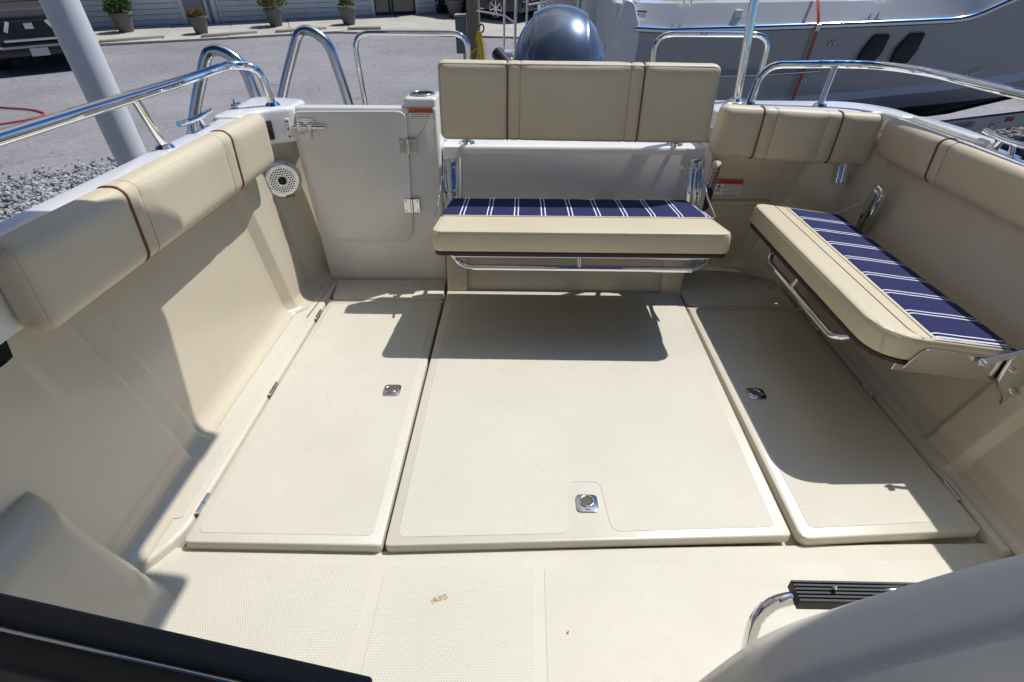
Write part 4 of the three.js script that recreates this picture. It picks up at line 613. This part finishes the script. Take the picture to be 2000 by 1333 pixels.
// ---------------------------------------------------------------- parked cars
function car(label, x, z, yaw, paintC, front) {
  const t = thing(W, 'parked_car', label, 'car', 'cars parked in the yard'), y0 = GY, place = (g) => at(g, x, y0, z, 0, yaw, 0);
  const paint = mat(paintC, 0.25, { clearcoat: 0.35, clearcoatRoughness: 0.1 }), glass = mat([0.02, 0.025, 0.03], 0.05, { clearcoat: 1 }), tyreM = M.rubber;
  // local: +z is the front (z = 0 at the bumper), x across
  const prof = [[-0.04, 0.32], [0.0, 0.55], [-0.02, 0.78], [-0.10, 0.98], [-0.30, 1.08], [-1.15, 1.14], [-1.25, 1.14], [-4.45, 1.12], [-4.62, 0.95], [-4.66, 0.6], [-4.6, 0.34], [-4.1, 0.30], [-0.5, 0.28]];
  const body = new THREE.ExtrudeGeometry(roundPoly(prof.map(([a, b]) => [a, b]), 0.06), { depth: 1.74, bevelEnabled: true, bevelSize: 0.07, bevelThickness: 0.07, bevelSegments: 4, bevelOffset: -0.03 });
  body.translate(0, 0, -0.87); body.rotateY(-Math.PI / 2); part(t, 'body', place(smooth(body, 0.6)), paint);
  const cab = new THREE.ExtrudeGeometry(roundPoly([[-1.12, 1.12], [-1.95, 1.70], [-2.3, 1.76], [-4.0, 1.72], [-4.5, 1.12]], 0.12), { depth: 1.46, bevelEnabled: true, bevelSize: 0.06, bevelThickness: 0.12, bevelSegments: 4, bevelOffset: -0.05 });
  cab.translate(0, 0, -0.73); cab.rotateY(-Math.PI / 2); part(t, 'cabin', place(smooth(cab, 0.6)), paint);
  part(t, 'windscreen', place(at(rbox(1.42, 0.86, 0.02, 0.008), 0, 1.425, -1.50, -0.955 - 0.0, 0, 0)), glass);
  for (const s of [-1, 1]) { const w = part(t, 'side_window', place(at(panel([[-1.75, 1.17], [-2.25, 1.62], [-3.85, 1.60], [-4.2, 1.17]].map(([a, b]) => [a, b]), 0.06, 0, 0.02, 0.004), s * 0.845 - 0.01, 0, 0, 0, -Math.PI / 2, 0)), glass); part(t, 'door_handle', place(box(s * 0.895 - 0.012, s * 0.895 + 0.012, 0.95, 0.975, -2.75, -2.55, 0.006)), M.chrome);
    part(t, 'running_board', place(box(s * 0.90 - 0.05, s * 0.90 + 0.05, 0.30, 0.35, -3.1, -1.4, 0.015)), M.steel); part(t, 'side_trim', place(box(s * 0.895 - 0.008, s * 0.895 + 0.008, 0.66, 0.69, -3.4, -1.5, 0.004)), M.chrome);
    for (const wz of [-0.92, -3.65]) { const wh = part(t, 'wheel', place(at(new THREE.CylinderGeometry(0.36, 0.36, 0.24, 36), s * 0.80, 0.36, wz, 0, 0, Math.PI / 2)), tyreM); part(wh, 'hub', place(at(new THREE.CylinderGeometry(0.245, 0.245, 0.012, 32), s * 0.925, 0.36, wz, 0, 0, Math.PI / 2)), M.black); const sp = []; for (let k = 0; k < 7; k++) { const a = k / 7 * 6.283; sp.push(at(rbox(0.014, 0.23, 0.04, 0.005), s * 0.934, 0.36 + Math.cos(a) * 0.118, wz + Math.sin(a) * 0.118, a, 0, 0)); } sp.push(at(new THREE.TorusGeometry(0.238, 0.014, 8, 36), s * 0.934, 0.36, wz, 0, Math.PI / 2, 0)); part(wh, 'rim', place(join(sp)), M.steel); }
    part(t, 'mirror', place(at(rbox(0.2, 0.15, 0.1, 0.04), s * 1.0, 1.2, -1.45)), paint);
    const hl = part(t, 'headlight', place(panel([[s * 0.50, 0.80], [s * 0.86, 0.84], [s * 0.86, 0.95], [s * 0.52, 0.92]].slice().sort((a, b) => 0), 0.02, -0.08, 0.02, 0.006)), mat([0.7, 0.74, 0.78], 0.08, { clearcoat: 1 })); }
  part(t, 'grille', place(box(-0.44, 0.44, 0.62, 0.95, -0.04, 0.03, 0.02)), M.black);
  for (const s of [-1, 1]) part(t, 'grille_bar', place(at(rbox(0.07, 0.20, 0.03, 0.01), s * 0.36, 0.86, 0.035, 0, 0, s * 0.5)), M.chrome);
  part(t, 'emblem', place(at(rbox(0.15, 0.11, 0.02, 0.02), 0, 0.86, 0.04)), M.steel);
  part(t, 'bumper', place(box(-0.86, 0.86, 0.42, 0.60, -0.05, 0.09, 0.05)), M.black); part(t, 'bumper_bar', place(box(-0.50, 0.50, 0.60, 0.655, 0.02, 0.11, 0.015)), M.steel); part(t, 'skid_plate', place(box(-0.62, 0.62, 0.485, 0.53, 0.05, 0.105, 0.015)), mat([0.5, 0.5, 0.48], 0.5));
  part(t, 'number_plate', place(box(-0.155, 0.155, 0.33, 0.475, 0.085, 0.10, 0.004)), mat([0.6, 0.6, 0.58], 0.5));
  done(t);
}
car('black parked car cropped by the left edge of the picture', -9.93, -12.5, 0.6, [0.012, 0.014, 0.018]);
car('dark blue parked car beyond the timber post', 0.4, -19.9, 0.92 + Math.PI * 0, [0.010, 0.012, 0.03]);

// ---------------------------------------------------------------- grey boat on its trailer, right
{
  const t = thing(W, 'grey_boat', 'large grey and white boat on a trailer at the upper right', 'boat');
  const grey = mat([0.38, 0.40, 0.43], 0.22, { clearcoat: 0.7, clearcoatRoughness: 0.06 }), grey2 = mat([0.30, 0.31, 0.35], 0.3, { clearcoat: 0.5 }), pale = mat([0.52, 0.57, 0.61], 0.3, { clearcoat: 0.5 }), wht = mat([0.78, 0.79, 0.80], 0.25, { clearcoat: 0.6 });
  const rub = [[1.2, 0.262], [1.54, 0.245], [2.64, 0.278], [3.73, 0.316], [4.26, 0.338], [4.74, 0.363], [5.0, 0.482], [5.21, 0.584], [6.2, 0.93], [7.5, 1.02], [8.6, 1.08]];
  const top = [[1.11, 0.53], [1.3, 0.50], [1.6, 0.50], [2.55, 0.511], [3.08, 0.521], [3.72, 0.53], [4.4, 0.60], [5.0, 0.72], [5.4, 0.86], [6.2, 1.12], [7.5, 1.2], [8.6, 1.25]];
  const st = [[1.2, -0.66], [2.74, -0.476], [4.0, -0.368], [5.65, -0.185], [7.2, 0.15], [8.6, 0.55]], sb = st.map(([x, y]) => [x, y - 0.075 - (x - 1) * 0.004]), bo = [[1.2, -0.86], [2.96, -0.711], [4.27, -0.6], [5.87, -0.431], [7.2, -0.05], [8.6, 0.45]];
  const L = (l, x) => { for (let i = 0; i < l.length - 1; i++) if (x <= l[i + 1][0]) return lerp(l[i][1], l[i + 1][1], Math.max(0, (x - l[i][0]) / (l[i + 1][0] - l[i][0]))); return l[l.length - 1][1]; };
  const bow = (x) => Math.pow(Math.max(0, (x - 5) / 3.6), 2) * 1.15;    // side curves in to the stem
  const zc = -8.25, side = (fa, fb, oa, ob, s) => grid(90, 10, (u, v) => { const x = lerp(1.2, 8.6, u); const o = lerp(oa, ob, v); return V(x - 0.0, lerp(fa(x), fb(x), v), zc + s * (1.25 - o - bow(x))); });
  for (const s of [1, -1]) {
    part(t, 'hull_side', side((x) => L(rub, x), (x) => L(st, x), 0.0, 0.10, s), grey); part(t, 'hull_stripe', side((x) => L(st, x), (x) => L(sb, x), 0.10, 0.085, s), pale);
    part(t, 'hull_chine', side((x) => L(sb, x), (x) => L(bo, x), 0.085, 0.16, s), grey2); part(t, 'hull_bottom', side((x) => L(bo, x), (x) => L(bo, x) - 0.55 * (1 - 0.5 * Math.max(0, (x - 5) / 3.6)), 0.16, 1.25, s), mat([0.03, 0.03, 0.035], 0.7));
    part(t, 'topside', side((x) => L(top, x), (x) => L(rub, x) + 0.03, 0.12, 0.0, s), wht);
    part(t, 'rub_rail', tube(curve(Array.from({ length: 40 }, (_, i) => { const x = lerp(1.2, 8.6, i / 39); return V(x, L(rub, x) + 0.012, zc + s * (1.265 - bow(x))); }), 90), 0.034, 0, 10), M.chrome);
    part(t, 'side_deck', grid(60, 2, (u, v) => { const x = lerp(1.15, 8.6, u); return V(x, L(top, x) + 0.004 * v, zc + s * lerp(1.13 - bow(x), Math.max(0, 0.85 - bow(x) * 0.9), v)); }), wht);
  }
  part(t, 'low_rail', tube([V(2.1, -0.2, -6.985), V(2.76, -0.18, -6.985), V(3.33, -0.14, -6.985)], 0.016), M.chrome);
  part(t, 'transom_wing', panel([[0.86, -0.55], [1.24, -0.55], [1.27, 0.26], [1.17, 0.53], [1.08, 0.55], [0.9, -0.05]], [0.05, 0.02, 0.02, 0.05, 0.04, 0.1], -7.22, -6.99, 0.03, 4), wht);
  part(t, 'transom', box(1.0, 1.19, -0.8, 0.5, -9.4, -7.225, 0.03), wht);
  const cl = (x, y) => { const c = part(t, 'cleat', tube([V(x - 0.11, y + 0.045, -7.08), V(x + 0.11, y + 0.045, -7.08)], 0.012), M.chrome); for (const k of [-0.04, 0.04]) part(c, 'leg', cyl(V(x + k, y, -7.08), V(x + k, y + 0.045, -7.08), 0.011), M.chrome); };
  cl(1.75, 0.5); cl(3.83, 0.535);
  for (const w of [[[3.823, 0.226], [3.994, 0.227], [3.97, 0.04], [3.89, -0.074], [3.739, -0.064], [3.757, 0.065]], [[4.205, 0.237], [4.365, 0.248], [4.349, 0.073], [4.293, -0.057], [4.117, -0.057], [4.124, 0.087]]]) part(t, 'hull_window', panel(w, 0.025, -7.05, -6.985, 0.004, 2), mat([0.008, 0.008, 0.01], 0.35));
  part(t, 'through_hull', at(new THREE.TorusGeometry(0.025, 0.008, 8, 20), 3.4, 0.13, -7.0), M.steel);
  part(t, 'through_hull', at(new THREE.TorusGeometry(0.02, 0.008, 8, 20), 3.22, -0.25, -7.03), M.steel);
  const nm = canvasTex(256, 64, (g, w, h) => { g.fillStyle = 'rgb(124,127,134)'; g.fillRect(0, 0, w, h); g.fillStyle = '#22262c'; g.font = 'italic bold 54px sans-serif'; g.textBaseline = 'middle'; g.fillText('SS', 8, h / 2); g.lineWidth = 9; g.strokeStyle = '#c9cdd2'; for (let i = 0; i < 4; i++) { g.beginPath(); g.moveTo(104 + i * 36, h - 12); g.lineTo(124 + i * 36, 12); g.stroke(); } });
  const s1 = new THREE.Shape(); part(t, 'name_badge', join([0, 1].map((k) => at(rbox(0.05, 0.014, 0.008, 0.003), 5.0 + k * 0.05, -0.205 + k * 0.012, -7.05, 0, 0, 1.0)).concat([0, 1, 2].map((k) => at(rbox(0.055, 0.012, 0.008, 0.003), 5.12 + k * 0.042, -0.165 + k * 0.012, -7.05, 0, 0, 0.85)))), M.steel);
  part(t, 'fuel_cap', box(2.28, 2.36, 0.38, 0.45, -7.1, -7.045, 0.01), wht);
  part(t, 'cockpit_seat', box(1.7, 2.2, 0.45, 0.95, -8.1, -7.5, 0.05), M.vinyl); part(t, 'console', box(2.6, 3.8, 0.4, 1.3, -8.9, -7.7, 0.1), wht);
  for (const [x, z] of [[1.2, -7.25], [1.27, -7.3]]) part(t, 'rod_holder', cyl(V(x, 0.52, z), V(x - 0.03, 0.62, z), 0.025), M.chrome);
  const lb = canvasTex(128, 96, (g, w, h) => { g.fillStyle = '#dfe4ea'; g.fillRect(0, 0, w, h); g.fillStyle = '#8d3340'; g.fillRect(0, 0, w, 26); g.fillStyle = '#555d68'; g.fillRect(8, 40, 26, 26); for (let i = 0; i < 5; i++) g.fillRect(44, 38 + i * 11, 70, 4); });
  part(t, 'safety_label', at(card(0.105, 0.075), 1.268, 0.408, -7.028, -0.5, 0, -0.05), mat([1, 1, 1], 0.5, { map: lb }));
  done(t);
}
{ const t = thing(W, 'ratchet_strap', 'orange strap running down over the grey hull', 'strap'); const P = [[3.13, 0.60, -7.2], [3.129, 0.56, -7.09], [3.15, 0.36, -6.96], [3.155, 0.29, -6.945], [3.165, 0.24, -6.965], [3.165, -0.033, -7.0], [3.164, -0.3, -7.03], [3.16, -0.56, -7.06], [3.15, -0.8, -6.95]];
  const g = grid(P.length - 1, 1, (u, v) => { const p = P[Math.round(u * (P.length - 1))]; return V(p[0] + (v - 0.5) * 0.032, p[1], p[2] + 0.012); }); part(t, 'webbing', join([g, g.clone().translate(0, 0, 0.003)]), mat([0.55, 0.09, 0.02], 0.7)); part(t, 'buckle', at(rbox(0.045, 0.07, 0.02, 0.005), 3.157, 0.30, -6.925), M.steel); done(t); }
{ const t = thing(W, 'boat_trailer', 'galvanised boat trailer with red reflectors under the grey boat', 'trailer'); const gal = mat([0.42, 0.43, 0.45], 0.5, { metalness: 0.6, roughnessMap: scuff });
  const a = V(3.2, -0.72, -6.3), b = V(7.4, -0.66, -7.62), d = b.clone().sub(a), yaw = Math.atan2(-d.z, d.x), m = a.clone().add(b).multiplyScalar(0.5);
  part(t, 'frame_beam', at(rbox(d.length(), 0.17, 0.07, 0.008), m.x, m.y - 0.02, m.z, 0, yaw, 0.012), gal);
  part(t, 'frame_beam', at(rbox(5.2, 0.13, 0.07, 0.008), 4.4, -0.74, -9.3, 0, 0.1, 0), gal);
  for (const x of [2.6, 3.9]) { part(t, 'cross_beam', box(x, x + 0.1, -0.86, -0.79, -9.3, -6.6, 0.006), gal); }
  part(t, 'bunk', box(1.6, 5.2, -0.92, -0.80, -7.75, -7.6, 0.02), M.rubber); part(t, 'bunk', box(1.6, 5.2, -0.92, -0.80, -8.85, -8.7, 0.02), M.rubber);
  for (const [x, z] of [[2.2, -7.0], [3.05, -7.0], [2.2, -9.5], [3.05, -9.5]]) { const w = part(t, 'wheel', at(new THREE.CylinderGeometry(0.34, 0.34, 0.22, 32), x, GY + 0.345, z, Math.PI / 2), M.rubber); part(w, 'hub', at(new THREE.CylinderGeometry(0.19, 0.19, 0.23, 24), x, GY + 0.345, z, Math.PI / 2), M.steel); }
  const dirx = d.clone().normalize(), along = (s) => a.clone().addScaledVector(dirx, s);
  for (const [s, w] of [[1.72, 0.14], [2.75, 0.12]]) { const p = along(s); part(t, 'reflector', at(rbox(w, 0.05, 0.006, 0.002), p.x + 0.012, p.y + 0.005, p.z + 0.038, 0, yaw, 0.012), mat([0.42, 0.03, 0.03], 0.3)); }
  const reg = canvasTex(512, 96, (g, w, h) => { g.fillStyle = '#8b8d92'; g.fillRect(0, 0, w, h); g.fillStyle = '#23252b'; g.font = 'italic bold 74px sans-serif'; g.textBaseline = 'middle'; g.fillText('FLMMC-MM', 10, h / 2); });
  const p = along(2.02); part(t, 'registration', at(card(0.36, 0.07), p.x + 0.013, p.y, p.z + 0.039, 0, yaw, 0.012), mat([1, 1, 1], 0.5, { map: reg }));
  part(t, 'tongue', box(7.3, 9.6, -0.72, -0.6, -8.3, -8.15, 0.01), gal); part(t, 'jack', cyl(V(7.0, GY, -7.4), V(7.0, -0.7, -7.4), 0.04), gal); part(t, 'jack', cyl(V(5.6, GY, -7.02), V(5.6, -0.72, -7.02), 0.04), gal);
  done(t);
}
// ---------------------------------------------------------------- white open boat behind the outboard
{
  const t = thing(W, 'white_boat', 'white open boat with upright chrome poles behind the outboard', 'boat'); const wht = mat([0.78, 0.78, 0.77], 0.28, { clearcoat: 0.6 });
  part(t, 'hull', slab([[-0.36, -8.85], [1.55, -8.55], [1.75, -10.5], [1.6, -13.0], [1.1, -14.2], [0.6, -13.0], [0.35, -10.5], [0.2, -9.3], [-0.36, -9.2]], [0.1, 0.15, 0.3, 0.5, 0.3, 0.5, 0.3, 0.1, 0.1], -0.98, -0.36, 0.05, 4), wht);
  part(t, 'aft_deck', slab([[-0.34, -8.9], [-0.10, -8.88], [-0.06, -9.16], [-0.34, -9.16]], 0.06, -0.358, -0.31, 0.015, 3), wht);
  part(t, 'console', panel([[0.78, -0.36], [1.30, -0.36], [1.36, 0.42], [1.30, 0.75], [0.86, 0.75], [0.80, 0.2]], 0.06, -9.9, -9.1, 0.05, 4), wht);
  part(t, 'transom_wing', panel([[0.92, -0.42], [1.42, -0.42], [1.40, -0.28], [1.36, 0.50], [1.12, 0.55], [1.08, 0.0]], 0.04, -8.85, -8.70, 0.03, 4), wht);
  part(t, 'seat', box(0.35, 0.85, -0.36, 0.42, -10.0, -9.4, 0.08), mat([0.66, 0.66, 0.65], 0.5));
  for (const [x0, z0, x1, r] of [[-0.30, -9.05, -0.26, 0.016], [-0.14, -8.95, -0.10, 0.02], [0.02, -9.1, 0.05, 0.016], [0.3, -9.45, 0.33, 0.024], [0.24, -9.3, 0.24, 0.02], [0.76, -9.3, 0.74, 0.02]]) part(t, 'top_pole', cyl(V(x0, -0.35, z0), V(x1, 2.0, z0), r), M.chrome);
  part(t, 'top_brace', tube([V(-0.70, 0.16, -9.4), V(-0.29, 0.14, -9.05), V(-0.13, 0.06, -8.95)], 0.012), M.chrome);
  part(t, 'top_frame', tube([V(-0.26, 1.98, -9.05), V(0.74, 1.98, -9.1), V(0.74, 1.98, -9.5), V(-0.1, 1.98, -9.5), V(-0.26, 1.98, -9.05)], 0.02, 0.1), M.chrome);
  part(t, 'grab_handle', tube(curve([V(0.98, 0.40, -9.07), V(1.02, 0.46, -9.03), V(1.06, 0.40, -9.07)], 14), 0.014), M.chrome);
  for (const [x, z] of [[0.5, -10], [1.4, -10], [1.1, -13]]) part(t, 'stand', cyl(V(x, GY, z), V(x, -0.95, z), 0.06, 0.12), M.steel);
  done(t);
}
renderer.render(scene, camera);
